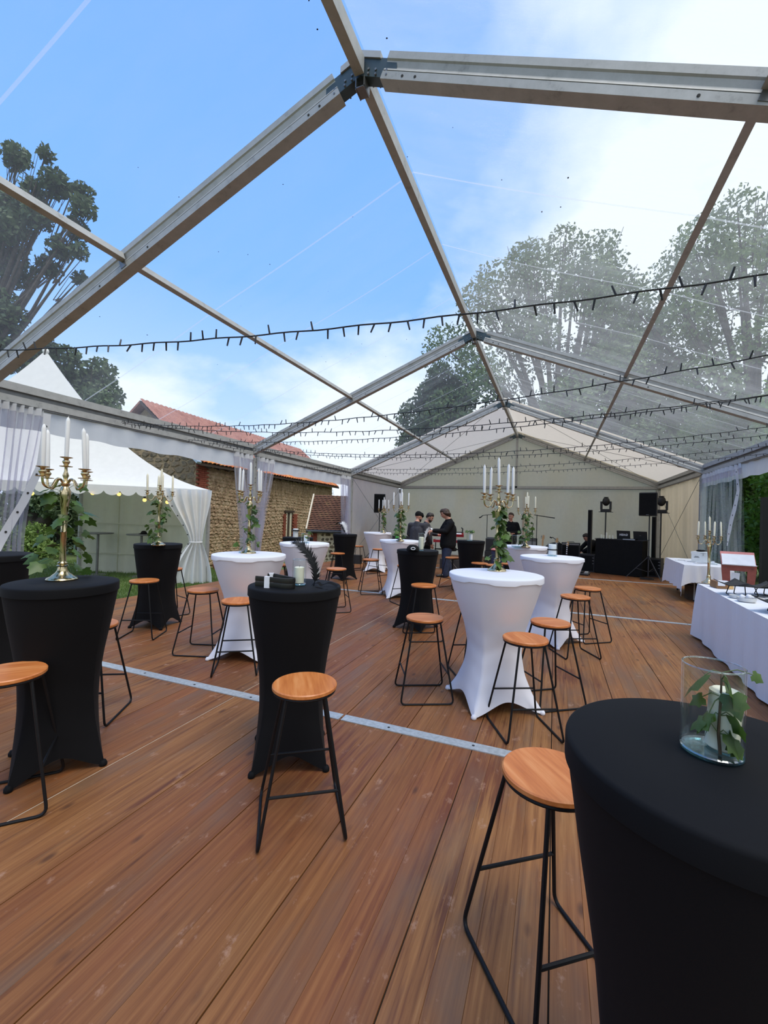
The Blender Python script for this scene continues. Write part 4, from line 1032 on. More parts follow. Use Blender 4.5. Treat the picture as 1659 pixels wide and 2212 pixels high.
# man in black jacket and jeans, side-on, pointing
person((-1.16, 8.42, 0), tuple(-CAMX*.97-FWD*.1), 'man in black jacket and blue jeans with long brown hair, pointing, side-on', 1.80,
       stand(head=(0, .075, 1.66), neck=(0, .0, 1.51), chest=(0, -.02, 1.29), ell=(-.24, .12, 1.20), wrl=(-.16, .36, 1.215), hdl=(.05, 1, -.15), hnl=(-.3, 0, 1),
             elr=(.24, .10, 1.18), wrr=(.15, .30, 1.20), hdr=(-.2, .9, -.5), hnr=(.3, .3, 1), anl=(-.10, .06, .085), anr=(.10, -.12, .085), knl=(-.10, .06, .49)),
       dict(top='suit', legs='denim', pointl=True, hem=-.12), (0, .93, -.36), ('hair_brown', 'long'))[0].scale = (1.16, 1.22, 1)
# man in grey shirt and flat cap, seen from behind
person((-1.98, 8.25, 0), tuple(FWD*.92+CAMX*.42), 'man in grey shirt and black flat cap, seen from behind', 1.70,
       stand(head=(.02, .04, 1.64), ell=(-.27, .06, 1.15), wrl=(-.16, .24, 1.02), hdl=(.6, .7, 0), hnl=(0, .3, 1), elr=(.27, .02, 1.14), wrr=(.20, .20, .98), hdr=(-.3, .8, .1), hnr=(.2, .2, 1)),
       dict(top='grey_shirt', legs='suit', hem=-.06), (.80, .55, -.22), ('hair_dark', 'cap beard'))
# bearded man beyond him
person((-1.86, 8.80, 0), tuple(CAMX*.95-FWD*.2), 'bearded dark-haired man looking down, half hidden behind the man in the cap', 1.70,
       stand(head=(0, .07, 1.635), ell=(-.24, .10, 1.16), wrl=(-.14, .30, 1.14), hdl=(.2, .9, 0), hnl=(0, .1, 1), elr=(.25, .06, 1.12), wrr=(.22, .16, .88), hdr=(0, .3, -1), hnr=(1, 0, 0)),
       dict(top='grey_shirt', legs='suit', hem=-.06), (-.05, .90, -.42), ('hair_dark', 'short beard'))
# man with a phone
t4, J4, P4 = person((.13, 11.95, 0), tuple(-FWD), 'man in black jacket and black tee looking aside, holding a phone with both hands', 1.80,
       stand(ell=(-.29, .03, 1.15), wrl=(-.07, .25, 1.12), hdl=(.9, .35, .05), hnl=(0, .5, 1), elr=(.29, .03, 1.15), wrr=(.13, .25, 1.12), hdr=(-.9, .35, .05), hnr=(0, .5, 1)),
       dict(top='suit', legs='slate_grey', hem=-.10, curll=.8, curlr=.8), (.62, .78, -.05), ('hair_brown', 'short'))
ph = MB(); ph.box((0, 0, 0), (.145, .072, .009)); o = ph.build('phone', M['black_plastic'], None, False)
q = t4.matrix_basis @ Vector((.02, .30, 1.165)); o.location = q; o.rotation_euler = (.5, 0, math.atan2(FWD.x, -FWD.y)); tag(o, 'dark phone in the hands of the man by the mic stands', 'phone')
# man sitting bent forward
person((2.80, 13.05, 0), tuple(-CAMX*.98-FWD*.1), 'dark seated man in black bent forward behind the tall black column speaker', 1.78,
       dict(head=(0, .34, 1.06), neck=(0, .25, .94), chest=(0, .10, .80), pelvis=(0, -.18, .56), shl=(-.205, .19, .91), shr=(.205, .19, .91), ell=(-.25, .38, .72), elr=(.25, .36, .70),
            wrl=(-.14, .55, .60), wrr=(.12, .52, .58), hdl=(.1, .8, -.5), hdr=(-.1, .8, -.5), hnl=(0, .3, 1), hnr=(0, .3, 1), hipl=(-.10, -.15, .53), hipr=(.10, -.15, .53),
            knl=(-.17, .27, .52), knr=(.17, .25, .51), anl=(-.15, .16, .085), anr=(.15, .12, .085)),
       dict(top='suit', legs='suit', hem=.02), (0, .80, -.6), ('hair_dark', 'short'))
# ------------------------------------------------------------------ stage gear
def black_box(name, loc, rz, d, label, cat, mat='black_plastic', extra=None):
    t = empty(name, loc, rz, label=label, cat=cat)
    o = MB().box((0, 0, d[2]/2), d).build('cabinet', M[mat], t, False); bv = o.modifiers.new('b', 'BEVEL'); bv.width = .012; bv.segments = 2
    if extra: extra(t)
    return t
RZD = math.radians(-24.8)
def booth(t):
    MB().box((0, 0, 1.072), (1.36, .58, .016)).build('top_board', M['black_plastic'], t, False)
    m = MB(); m.grid(lambda u, v: (-.655+1.31*u, -.285-.006*math.sin(u*30)*(1-v), .02+1.04*v), 40, 4); m.build('front_cloth', M['black_cloth'], t)
BC = Vector((3.30, 11.76, 0)); bd = Vector((math.cos(RZD), math.sin(RZD), 0)); bn = Vector((-bd.y, bd.x, 0)); BC = BC+bn*.27
black_box('dj_booth', BC, RZD, (1.30, .55, 1.06), 'black cloth-fronted music booth with laptops and candles on top', 'booth', 'black_cloth', booth)
def on_booth(a, b, z=1.08): return BC+bd*a+bn*b+Vector((0, 0, z))
for i, (a, h) in enumerate(((-.545, .115), (-.49, .10), (-.39, .19), (-.31, .105), (-.205, .11))):
    pillar(*on_booth(a, -.10+.03*(i % 2)), .028, h, 'cream pillar candle on the black booth, %s of five' % ('leftmost', 'second from left', 'tallest middle one', 'second from right', 'rightmost')[i])
def laptop(a, rz, label, word=None):
    t = empty('laptop', on_booth(a, .0), RZD+rz, label=label, cat='laptop')
    MB().box((0, .12, .009), (.37, .25, .018)).build('keyboard_deck', M['black_plastic'], t, False)
    rot = Matrix.Rotation(math.radians(12), 3, 'X')
    l = MB().box(Vector((0, 0, .018))+rot @ Vector((0, 0, .125)), (.37, .009, .25), rot).build('lid', M['black_plastic'], t, False)
    if word:
        cu = bpy.data.curves.new('lettering', 'FONT'); cu.body = word; cu.size = .085; cu.align_x = 'CENTER'; cu.align_y = 'CENTER'; cu.shear = .25; cu.offset = .0035; cu.extrude = .0004
        tmp = bpy.data.objects.new('tmp', cu); COL.objects.link(tmp); me = bpy.data.meshes.new_from_object(tmp.evaluated_get(bpy.context.evaluated_depsgraph_get())); bpy.data.objects.remove(tmp); me.materials.clear()
        o = mesh_obj('lettering', me, M['paper'])
        o.parent = t; o.rotation_euler = (math.radians(90+12), 0, 0); o.location = Vector((0, 0, .018))+rot @ Vector((0, -.0062, .125)); o.scale = (.86, 1, 1)
    else: MB().box(Vector((0, 0, .018))+rot @ Vector((0, -.006, .12)), (.05, .002, .012), rot).build('badge', M['grey_metal'], t, False)
laptop(.06, .05, 'black laptop with white lettering on its lid, left on the booth', 'NSIAGI')
laptop(.52, -.02, 'plain black laptop with a tiny badge, right on the booth')
t = empty('mixer', on_booth(.28, -.18), RZD, label='flat pale-fronted mixer between the two laptops', cat='mixer')
MB().box((0, .05, .018), (.34, .22, .035)).build('case', M['black_plastic'], t, False); MB().box((0, -.063, .012), (.33, .006, .016)).build('front_strip', M['paper'], t, False)
def tripod(t, h, spread=.55, hz=.62, r=.017):
    m = MB(); m.tube([(0, 0, .06), (0, 0, h)], r, 10); m.build('pole', M['slate_grey'], t)
    m = MB(); m.lathe([(r+.012, hz-.05), (r+.016, hz), (r+.012, hz+.04)], 12); m.build('collar', M['black_plastic'], t)
    for k in range(3):
        a = 2*PI*k/3+.5; m = MB(); m.tube([(r*math.cos(a), r*math.sin(a), hz), (spread*math.cos(a), spread*math.sin(a), .012)], .011, 8); o = m.build('leg', M['slate_grey'], t)
        b = MB(); b.tube([(0, 0, hz*.32), (spread*.55*math.cos(a), spread*.55*math.sin(a), hz*.46)], .007, 6); b.build('brace', M['slate_grey'], t)
def speaker(x, y, z0, rz, w, h, d, label, stand_label, legs=True):
    s = empty('speaker_stand', (x, y, 0), rz+.9, label=stand_label, cat='stand'); tripod(s, z0)
    t = empty('loudspeaker', (x, y, z0), rz, label=label, cat='speaker')
    m = MB(); m.prism([(-w/2, -d/2), (w/2, -d/2), (w*.32, d/2), (-w*.32, d/2)], (1, 0, 0), (0, 1, 0), (0, 0, h)); o = m.build('cabinet', M['black_plastic'], t, False); b = o.modifiers.new('b', 'BEVEL'); b.width = .02; b.segments = 3
    MB().box((0, -d/2-.004, h/2), (w-.05, .012, h-.06)).build('grille', M['slate_grey' if False else 'black_cloth'], t, False)
    MB().box((0, -d/2-.012, .03), (.07, .006, .014)).build('badge', M['grey_metal'], t, False)
speaker(4.02, 11.30, 1.80, -.45, .47, .67, .36, 'large black loudspeaker on a tripod, right of the booth', 'grey tripod stand under the large right loudspeaker')
speaker(-4.25, 11.1, 1.68, .30, .40, .66, .32, 'black loudspeaker against the left fabric wall, behind a candelabra', 'tripod stand of the loudspeaker by the left wall')
def column(x, y, rz, z0, h, label, sublabel):
    t = empty('column_speaker', (x, y, z0), rz, label=label, cat='speaker'); MB().box((0, 0, h/2), (.105, .12, h)).build('column', M['black_plastic'], t, False)
    MB().box((0, -.062, h/2), (.085, .006, h-.05)).build('grille', M['black_cloth'], t, False)
    t = empty('subwoofer', (x, y, 0), rz, label=sublabel, cat='speaker'); o = MB().box((0, 0, z0/2), (.46, .50, z0)).build('cabinet', M['black_plastic'], t, False)
    MB().box((0, -.253, z0/2), (.40, .008, z0-.08)).build('grille', M['black_cloth'], t, False)
    MB().box((-.17, -.26, .06), (.02, .004, .012)).build('badge', M['grey_metal'], t, False)
    c = MB()
    for k in range(3): c.box((.19, -.26, z0-.10-.09*k), (.05, .004, .018))
    c.build('input_jack', M['grey_metal'], t, False)
column(2.56, 12.38, -.35, .55, 1.42, 'tall thin black column speaker left of the booth', 'black bass cabinet under the left column speaker')
column(4.30, 12.15, -.35, .55, 1.25, 'tall thin black column speaker behind the large right loudspeaker', 'black bass cabinet under the right column speaker')
def moving_head(x, y, z0, rz, label, lab2):
    s = empty('light_stand', (x, y, 0), rz, label=lab2, cat='stand'); tripod(s, z0, .36, .5, .022)
    t = empty('moving_head_light', (x, y, z0), rz, label=label, cat='stage light')
    MB().box((0, 0, .05), (.30, .24, .09)).build('base', M['black_plastic'], t, False)
    MB().box((0, 0, -.005), (.42, .20, .016)).build('mount_plate', M['black_plastic'], t, False)
    for sx in (-1, 1): MB().prism([(-.07, .09), (.07, .09), (.06, .36), (-.06, .36)], (0, 1, 0), (0, 0, 1), (.05*sx, 0, 0), (.12*sx, 0, 0)).build('yoke', M['black_plastic'], t, False)
    m = MB(); m.ball((0, 0, .36), (.118, .13, .155), 18, 12); m.build('head', M['black_plastic'], t); m = MB(); m.lathe([(.08, 0), (.085, .01), (.07, .015)], 20, (0, 0, .50)); m.build('lens', M['slate_grey'], t)
moving_head(3.14, 13.75, 1.95, -.3, 'black moving-head stage light on a pole behind the booth', 'black pole stand of the moving-head light behind the booth')
moving_head(4.50, 12.3, 1.92, -.3, 'black moving-head stage light in the right rear corner', 'black pole stand of the moving-head light in the rear corner')
t = empty('cable_coil', (3.95, 11.05, 0), label='coil of black cable on the floor under the speaker tripod', cat='cable'); m = MB()
m.tube([((.16+.012*math.sin(i*.9))*math.cos(i*.35), (.16+.01*math.cos(i))*math.sin(i*.35), .008+.0009*i) for i in range(50)], .007, 6); m.build('coil', M['rubber'], t)
# mic and cymbal stands
def mic_stand(x, y, h, boom, label, mic=True, base=True):
    t = empty('microphone_stand', (x, y, 0), label=label, cat='mic stand')
    m = MB(); m.tube([(0, 0, .02), (0, 0, h)], .011, 8); m.build('pole', M['black_metal'], t)
    for k in range(3):
        a = 2*PI*k/3+.4; m = MB(); m.tube([(0, 0, .14), (.30*math.cos(a), .30*math.sin(a), .010)], .008, 6); m.build('leg', M['black_metal'], t)
    if boom:
        (ax, az), (bx, bz) = boom; A = CAMX*ax+Vector((0, 0, az)); B = CAMX*bx+Vector((0, 0, bz))
        m = MB(); m.tube([A, B], [.010, .016 if abs(bx) > .3 else .009], 6); m.build('boom_arm', M['black_metal'], t)
        if mic:
            m = MB(); d = (A-B).normalized(); m.tube([A, A+d*.05+Vector((0, 0, -.05)), A+d*.12+Vector((0, 0, -.07))], [.012, .018, .024], 8); m.build('microphone', M['black_metal'], t)
mic_stand(-.72, 12.5, 1.72, ((-.16, 1.70), (.30, 1.76)), 'left microphone stand with a short level boom')
mic_stand(.92, 12.9, 1.78, ((-.36, 1.80), (.62, 1.68)), 'microphone stand with a long boom, right of the man with the phone')
mic_stand(.80, 12.6, 1.36, ((0, 1.34), (.02, 1.48)), 'straight short microphone stand beside the long-boom one')
mic_stand(1.58, 12.9, .92, ((-.14, 1.02), (.42, .60)), 'low microphone stand whose boom slants down before the drum')
t = empty('cymbal_stand', (.55, 13.1, 0), label='cymbal stand with two small dark cymbals behind the candelabra', cat='cymbals'); m = MB(); m.tube([(0, 0, .02), (0, 0, 1.52)], .011, 8); m.build('pole', M['black_metal'], t)
for z, sx in ((1.36, .06), (1.13, .16)):
    m = MB(); m.lathe([(.16, 0), (.06, .018), (.025, .035), (.003, .04)], 24, (sx, 0, z), cap0=False); m.build('cymbal', M['cymbal'], t)
for k in range(3):
    a = 2*PI*k/3; m = MB(); m.tube([(0, 0, .3), (.3*math.cos(a), .3*math.sin(a), .01)], .009, 6); m.build('leg', M['black_metal'], t)
def amp(x, y, rz, d, z0, label, grille, extra=None):
    t = empty('guitar_amplifier', (x, y, z0), rz, label=label, cat='amplifier')
    o = MB().box((0, 0, d[2]/2), d).build('cabinet', M['black_plastic'], t, False)
    MB().box((0, -d[1]/2-.004, d[2]*.44), (d[0]-.06, .012, d[2]*.74)).build('grille', M[grille], t, False)
    MB().box((0, -d[1]/2-.006, d[2]*.90), (d[0]-.05, .012, d[2]*.09)).build('control_panel', M['grey_metal'], t, False)
    m = MB(); m.tube([(-.10, 0, d[2]), (-.09, 0, d[2]+.03), (.09, 0, d[2]+.03), (.10, 0, d[2])], .008, 6); m.build('handle', M['black_plastic'], t)
    if extra: extra(t, d)
amp(.62, 13.3, .1, (.62, .28, .52), .42, 'silver-grilled guitar amplifier behind the cymbal stand', 'silver_grille')
black_box('flight_case', (.62, 13.3, 0), .1, (.66, .34, .415), 'black case under the silver-grilled amplifier', 'case')
amp(2.02, 12.75, -.1, (.56, .27, .45), .42, 'black combo guitar amplifier with a pale control panel', 'black_cloth')
black_box('flight_case', (2.02, 12.75, 0), -.1, (.6, .34, .415), 'black case under the black combo amplifier', 'case')
t = empty('bass_drum', (1.55, 13.25, 0), label='black bass drum with a brown spot, left of the combo amplifier', cat='drum')
m = MB(); m.tube([(0, -.2, .42), (0, .25, .42)], .40, 32); m.build('shell', M['black_plastic'], t); m = MB(); m.tube([(.12, -.206, .46), (.12, -.200, .46)], .12, 24); m.build('head_spot', M['dark_wood'], t)
m = MB(); m.tube([(.41*math.cos(a), -.2, .42+.41*math.sin(a)) for a in np.linspace(0, 2*PI, 32, endpoint=False)], .015, 6, closed=True); m.build('hoop', M['slate_grey'], t)
def guitar(x, y, rz, zt, label, mat, dots=False):
    t = empty('guitar', (x, y, .02), rz, label=label, cat='guitar'); L = zt
    m = MB(); out = [(-.16, .0), (-.19, .10), (-.14, .22), (-.17, .34), (-.12, .40), (-.03, .36), (.03, .36), (.12, .40), (.17, .34), (.14, .22), (.19, .10), (.16, .0)]
    m.prism(out, (1, 0, 0), (0, .12, 1), (0, .05, 0)); m.build('guitar_body', M['dark_wood'], t, False)
    MB().beam((0, .03, .34), (0, .12, L-.14), .052, .028, (0, -1, 0)).build('neck', M[mat], t, False)
    m = MB(); m.prism([(-.028, 0), (.028, 0), (.048, .06), (.040, .16), (-.005, .17), (-.035, .06)], (1, 0, 0), (0, .1, 1), (0, .02, 0), (0, .12, L-.15)); h = m.build('headstock', M['maple'], t, False)
    m = MB()
    for k in range(6): m.tube([(-.045+.004*k, .13, L-.10+.018*k), (-.062, .13, L-.10+.018*k)], .006, 6)
    m.build('tuning_peg', M['grey_metal'], h)
    if dots:
        for k in range(6): MB().box((0, .045+.012*k, .50+.065*k), (.036, .010, .034)).build('inlay', M['paper'], t, False)
guitar(1.12, 12.3, -.2, 1.06, 'guitar with a pale maple neck, leftmost of the guitars', 'maple')
guitar(1.55, 12.4, -.2, .98, 'guitar with a grey neck in front of the bass drum', 'silver_grille')
guitar(1.88, 12.45, -.2, .88, 'guitar with white block inlays in front of the combo amplifier', 'dark_wood', True)
t = empty('pedal_board', (2.27, 11.12, 0), -.3, label='effects pedal board on the floor beside the bass cabinet', cat='pedals')
MB().box((0, 0, .05), (.44, .26, .03), Matrix.Rotation(.15, 3, 'X')).build('board', M['slate_grey'], t, False)
for k in range(3): MB().box((-.14+.14*k, .0, .085), (.09, .13, .04), Matrix.Rotation(.15, 3, 'X')).build('pedal', M['silver_grille' if k != 1 else 'black_plastic'], t, False)
for a in ((-.2, -.1), (.2, -.1), (-.2, .1), (.2, .1)): m = MB(); m.lathe([(.012, 0), (.012, .04)], 8, (a[0], a[1], 0)); m.build('foot', M['rubber'], t)
black_box('seat_case', (2.93, 13.12, 0), -.3, (.36, .36, .43), 'black case the bent man sits on behind the column speaker', 'case')
# keyboards
t = empty('keyboard', (-1.80, 11.25, 0), .25, label='two-tier red keyboard on a black stand behind the man in the jacket', cat='keyboard')
for z, y, tl in ((.80, 0, .0), (1.03, .08, .25)):
    rot = Matrix.Rotation(tl, 3, 'X'); o = MB().box((0, y, z), (1.0, .32, .09), rot).build('key_body', M['red'], t, False)
    MB().box(Vector((0, y, z))+rot @ Vector((0, -.09, .048)), (.86, .13, .012), rot).build('keys', M['paper'], o, False)
    MB().box(Vector((0, y, z))+rot @ Vector((0, .08, .049)), (.90, .14, .010), rot).build('panel', M['slate_grey'], o, False)
for sx in (-1, 1):
    MB().beam((.42*sx, -.25, .02), (.42*sx, .30, .78), .03, .03).beam((.42*sx, .25, .02), (.42*sx, -.25, .76), .03, .03).build('stand_leg', M['black_metal'], t, False)
MB().box((0, .33, .50), (.9, .03, .04)).build('stand_bar', M['black_metal'], t, False)
m = MB(); m.tube([(.46, .1, 1.08), (.47, .1, 1.22), (.42, .1, 1.26)], .02, 8); m.build('clip_lamp', M['black_plastic'], t)
black_box('floor_case', (-1.45, 10.4, 0), .1, (.75, .4, .30), 'low dark green equipment case on the floor behind the jacket man', 'case', 'slate_grey')
t = empty('drum_throne', (-1.42, 9.9, 0), label='small round black stool seat left of the man in the jacket', cat='stool'); m = MB(); m.lathe([(.17, .58), (.19, .60), (.19, .66), (.17, .68)], 24); m.build('seat', M['black_cloth'], t); m = MB(); m.tube([(0, 0, .1), (0, 0, .6)], .016, 8); m.build('pole', M['grey_metal'], t)
for k in range(3): a = 2*PI*k/3+.3; m = MB(); m.tube([(0, 0, .3), (.25*math.cos(a), .25*math.sin(a), .01)], .010, 6); m.build('leg', M['grey_metal'], t)
def greens(t):
    for sx in (-1, 1): MB().box((.28*sx, -.16, .88), (.16, .012, .05)).box((.35*sx, -.16, .83), (.02, .012, .10)).build('corner_trim', M['green_trim'], t, False)
black_box('equipment_rack', (-3.15, 10.9, 0), .2, (.95, .3, .92), 'black equipment rack with bright green corners near the left wall', 'rack', 'black_plastic', greens)
def logo(t):
    rot = Matrix.Rotation(-.35, 3, 'X')
    MB().box((0, -.09, .27), (.46, .02, .36), rot).build('grille', M['slate_grey'], t, False)
    m = MB(); m.tube([Vector((0, -.09, .27))+rot @ Vector((.10*math.cos(a), -.014, .10*math.sin(a)-.01)) for a in np.linspace(-.3, 4.0, 20)], .022, 6); m.build('round_logo', M['paper'], t)
black_box('stage_monitor', (-.30, 11.3, .55), .15, (.55, .4, .40), 'black stage monitor box with a pale round logo', 'speaker', 'black_plastic', logo)
black_box('flight_case', (-.30, 11.3, 0), .15, (.6, .45, .545), 'black case under the stage monitor', 'case')
t = empty('crate_seat', (.06, 9.2, 0), .2, label='navy crate with a red cushion behind the far black table', cat='seat'); MB().box((0, 0, .35), (.34, .34, .70)).build('crate', M['navy'], t, False)
m = MB(); m.ball((0, 0, .74), (.19, .19, .05), 16, 8); m.build('cushion', M['salmon'], t)
t = empty('gear_bag', (.42, 10.3, 0), .1, label='black gear bag standing behind the ivy candelabra', cat='bag'); o = MB().box((0, 0, .33), (.55, .35, .66)).build('bag', M['black_cloth'], t, False); b = o.modifiers.new('b', 'BEVEL'); b.width = .07; b.segments = 3
m = MB(); m.tube([(-.15, -.1, .64), (-.1, -.12, .76), (.1, -.12, .76), (.15, -.1, .64)], .015, 6); m.build('handle', M['black_cloth'], t)
MB().box((0, -.178, .5), (.12, .008, .03)).build('buckle', M['grey_metal'], t, False)
t = empty('power_box', (-4.45, 9.75, 0), .2, label='small black box with a slanting bar, on the floor by the third left post', cat='box'); MB().box((0, 0, .14), (.30, .24, .28)).build('case', M['black_plastic'], t, False)
m = MB(); m.tube([(.2, .1, .03), (.75, .45, .62), (.78, .47, .80)], .022, 8); m.build('bar', M['black_metal'], t)

# ------------------------------------------------------------------ guest-book table, buffet, book stand
def draped(cx, cy, rz, lx, ly, zt, drops, name, label, wav=.02, puddle=0):
    """a cloth over a table top: drops = how low it hangs on (front, right, back, left)"""
    t = empty(name, (cx, cy, 0), rz, label=label, cat='tablecloth'); m = MB(); hx, hy = lx/2+.012, ly/2+.012
    m.grid(lambda u, v: (-hx+2*hx*u, -hy+2*hy*v, zt+.004+.002*math.sin(u*17+v*9)), 30, 20); m.build('cloth_top', M['white_linen'], t)
    per = [((-hx, -hy), (hx, -hy)), ((hx, -hy), (hx, hy)), ((hx, hy), (-hx, hy)), ((-hx, hy), (-hx, -hy))]
    tot = MB()
    def side(i):
        (ax, ay), (bx, by) = per[i]; l = math.hypot(bx-ax, by-ay); nx, ny = (by-ay)/l, -(bx-ax)/l; lo = drops[i]; lo1 = drops[(i+1) % 4]; lop = drops[i-1]
        def fn(u, v):
            a = .5*lop+.5*lo; b = .5*lo1+.5*lo; e = min(1, u*l/.3); f = min(1, (1-u)*l/.3)
            low = lo-(.10 if lo > .05 else 0)*((1-e)**2+(1-f)**2)*(1 if lo > .2 else 0)
            low = max(.004, low+(.012*math.sin(u*l*14) if lo > .05 else .006*math.sin(u*l*5)))
            z = zt+.003-(zt-low)*v; k = v**.8; out = wav*k*(1+math.sin(u*l*2*PI/(.19 if lo > .05 else .46)+1.3*math.sin(u*l*3)))*(e*f)**.5+.06*k*((1-e)**2+(1-f)**2)
            cx_ = (1-e)**2*-.06*k+(1-f)**2*.06*k; dx, dy = (bx-ax)/l, (by-ay)/l
            return (ax+(bx-ax)*u+nx*out+dx*cx_, ay+(by-ay)*u+ny*out+dy*cx_, z)
        m = MB(); m.grid(fn, max(24, int(l/.03)), 16); m.build('cloth_drop', M['white_linen'], t)
    for i in range(4): side(i)
    return t
def folding_table(cx, cy, rz, lx, ly, zt, label):
    t = empty('folding_table', (cx, cy, 0), rz, label=label, cat='table'); MB().box((0, 0, zt-.02), (lx, ly, .04)).build('tabletop', M['white_plastic'], t, False)
    for sx in (-1, 1):
        m = MB()
        for sy in (-1, 1):
            m = MB(); m.tube([((lx/2-.35)*sx, ly*.30*sy, zt-.05), ((lx/2-.22)*sx, ly*.36*sy, .35), ((lx/2-.20)*sx, ly*.40*sy, .012)], .014, 8); o = m.build('leg', M['silver_grille'], t)
            f = MB(); f.lathe([(.02, 0), (.02, .03)], 10, ((lx/2-.20)*sx, ly*.40*sy, 0)); f.build('rubber_foot', M['rubber'], o)
        MB().beam(((lx/2-.22)*sx, -ly*.36, .34), ((lx/2-.22)*sx, ly*.36, .34), .02, .02).build('crossbar', M['silver_grille'], t, False)
# guest-book table: front edge faces the camera's right
GZ = math.radians(-29.6)
GX, GY = 4.39, 8.33
folding_table(4.38, 8.42, math.radians(-62+33), .74, 1.95, .745, 'white folding table under the guest-book cloth') if False else None
g0 = Vector((3.98, 7.48)); gd = Vector((.11, 2.16)).normalized(); gr = Vector((gd.y, -gd.x))
GC = g0+gd*1.05+gr*.40; GR = math.atan2(gr.y, gr.x)
folding_table(GC.x, GC.y, GR, .76, 2.08, .745, 'white folding table with grey legs under the guest-book cloth')
draped(GC.x, GC.y, GR, .78, 2.10, .75, (.42, .40, .3, .22), 'tablecloth', 'white cloth over the guest-book table by the right wall', .018)
def onG(a, b): v = g0+gd*b+gr*a; return (v.x, v.y, .756)
p = onG(.52, 1.15); t = empty('card_box', p, GR-.45, label='white cardboard card box with a slotted lid on the guest-book table', cat='box')
MB().box((0, 0, .10), (.30, .25, .20)).build('box_body', M['white_plastic'], t, False); MB().box((0, 0, .205), (.315, .265, .05)).build('lid', M['white_plastic'], t, False)
MB().box((-.15-.002, .0, .19), (.003, .012, .09)).box((.07, -.1345, .20), (.10, .003, .008)).box((.07, -.1345, .18), (.012, .003, .06)).build('ribbon_cross', M['silver_grille'], t, False)
MB().box((-.05, -.1265, .125), (.07, .002, .010)).box((-.05, -.1265, .105), (.10, .002, .010)).build('lettering', M['slate_grey'], t, False)
t = empty('fabric_flower', (p[0]-.02, p[1], .756+.232), label='dark fabric bow lying on the white card box', cat='bow'); m = MB(); m.ball((0, 0, .02), (.08, .05, .022), 12, 8).ball((.06, .02, .02), (.05, .04, .02), 10, 6); m.build('bow', M['black_cloth'], t)
p2 = onG(.62, 1.5); t = empty('glass_cloche', p2, label='clear rounded glass carafe behind the card box', cat='carafe'); m = MB(); m.lathe([(.07, 0), (.075, .05), (.07, .18), (.045, .26), (.028, .31), (.034, .34), (.03, .36)], 24, cap1=False); m.build('glass_body', M['glass'], t)
for i, (a, b, w, r) in enumerate(((.16, 1.25, .20, .2), (.28, .95, .22, -.2), (.45, .72, .32, .35))):
    t = empty('paper_fan', onG(a, b), GR+r, label='dark-edged card lying on the guest-book table, %s' % ('farthest from camera', 'middle one', 'nearest and longest')[i], cat='card')
    MB().box((0, 0, .004), (w, .10, .006)).build('card', M['paper'], t, False); MB().box((.02, .02, .009), (w*.7, .035, .004)).build('dark_strip', M['slate_grey'], t, False)
t = empty('acrylic_sign', onG(.62, .62), GR-.3, label='clear acrylic sign holder standing right of the card box', cat='sign holder'); MB().box((0, 0, .13), (.15, .006, .25)).build('upright', M['clear_acrylic'], t, False); MB().box((0, .02, .004), (.15, .09, .008)).build('foot', M['clear_acrylic'], t, False)
MB().box((0, -.006, .045), (.05, .003, .05)).build('label_card', M['paper'], t, False)
for i, (a, b) in enumerate(((.30, .55), (.52, .75))):
    t = empty('storage_crate', (onG(a, b)[0], onG(a, b)[1], 0), GR+.3*i, label='brown wooden crate on the floor beneath the guest-book table, %s' % ('nearer', 'farther')[i], cat='crate')
    for sx in (-1, 1): MB().box((.15*sx, 0, .15), (.015, .3, .30)).box((0, .15*sx, .15), (.3, .015, .30)).build('side', M['dark_wood'], t, False)
    MB().box((0, 0, .01), (.3, .3, .02)).build('bottom', M['dark_wood'], t, False)
# buffet
b0 = Vector((3.385, 4.25)); bdn = Vector((-.045, -1)).normalized(); brt = Vector((-bdn.y, bdn.x)); BL = 3.4; BWd = .80
bc = b0+bdn*BL/2+brt*BWd/2; BR = math.atan2(bdn.y, bdn.x)+PI/2
folding_table(bc.x, bc.y, BR, BWd-.02, BL-.02, .745, 'long folding table under the buffet cloth at the right edge')
draped(bc.x, bc.y, BR, BWd, BL, .75, (.02, .02, .02, .02), 'tablecloth', 'long white cloth reaching the floor on the buffet table at the right edge', .014)
def onB(a, b): v = b0+bdn*b+brt*a; return Vector((v.x, v.y, .757))
t = empty('cake_box', onB(.20, .30), BR+.15, label='brown box with white napkins and a yellow side on the buffet', cat='box')
m = MB(); m.box((-.045, 0, .045), (.13, .20, .09)); m.build('box_body', M['kraft'], t, False); MB().box((.045, -.01, .04), (.055, .20, .075)).build('yellow_side', M['yellow_card'], t, False)
MB().box((-.03, -.06, .092), (.12, .10, .012)).box((-.06, -.104, .065), (.08, .006, .06)).build('napkin', M['paper'], t, False)
def wing_tray(a, b, rz, z, label, s=1.0):
    t = empty('slate_tray', onB(a, b), rz, label=label, cat='tray'); m = MB(); w, l = .185*s, .185*s
    def fn(u, v):
        x, y = (u-.5)*2*w, (v-.5)*2*l; return (x, y, z+.055*(abs(u-.5)*2*abs(v-.5)*2)**1.4)
    m.grid(fn, 10, 10); o = m.build('tray_plate', M['black_plastic'], t); sol = o.modifiers.new('s', 'SOLIDIFY'); sol.thickness = .007
    for sx in (-1, 1):
        m = MB(); m.tube(rounded([(.08*sx, -.09, z-.004), (.11*sx, -.12, .006), (-.07*sx, .12, .006), (-.05*sx, .09, z-.004)], .02), .005, 6); m.build('wire_stand', M['black_metal'], t)
wing_tray(.20, .98, BR+.75, .125, 'black winged serving tray on a wire stand, nearer of two on the buffet')
wing_tray(.52, .80, BR+.60, .10, 'black winged serving tray farther back on the buffet, before the red book stand')
wing_tray(.25, 2.05, BR+.7, .10, 'black winged serving tray cut by the right edge of the frame')
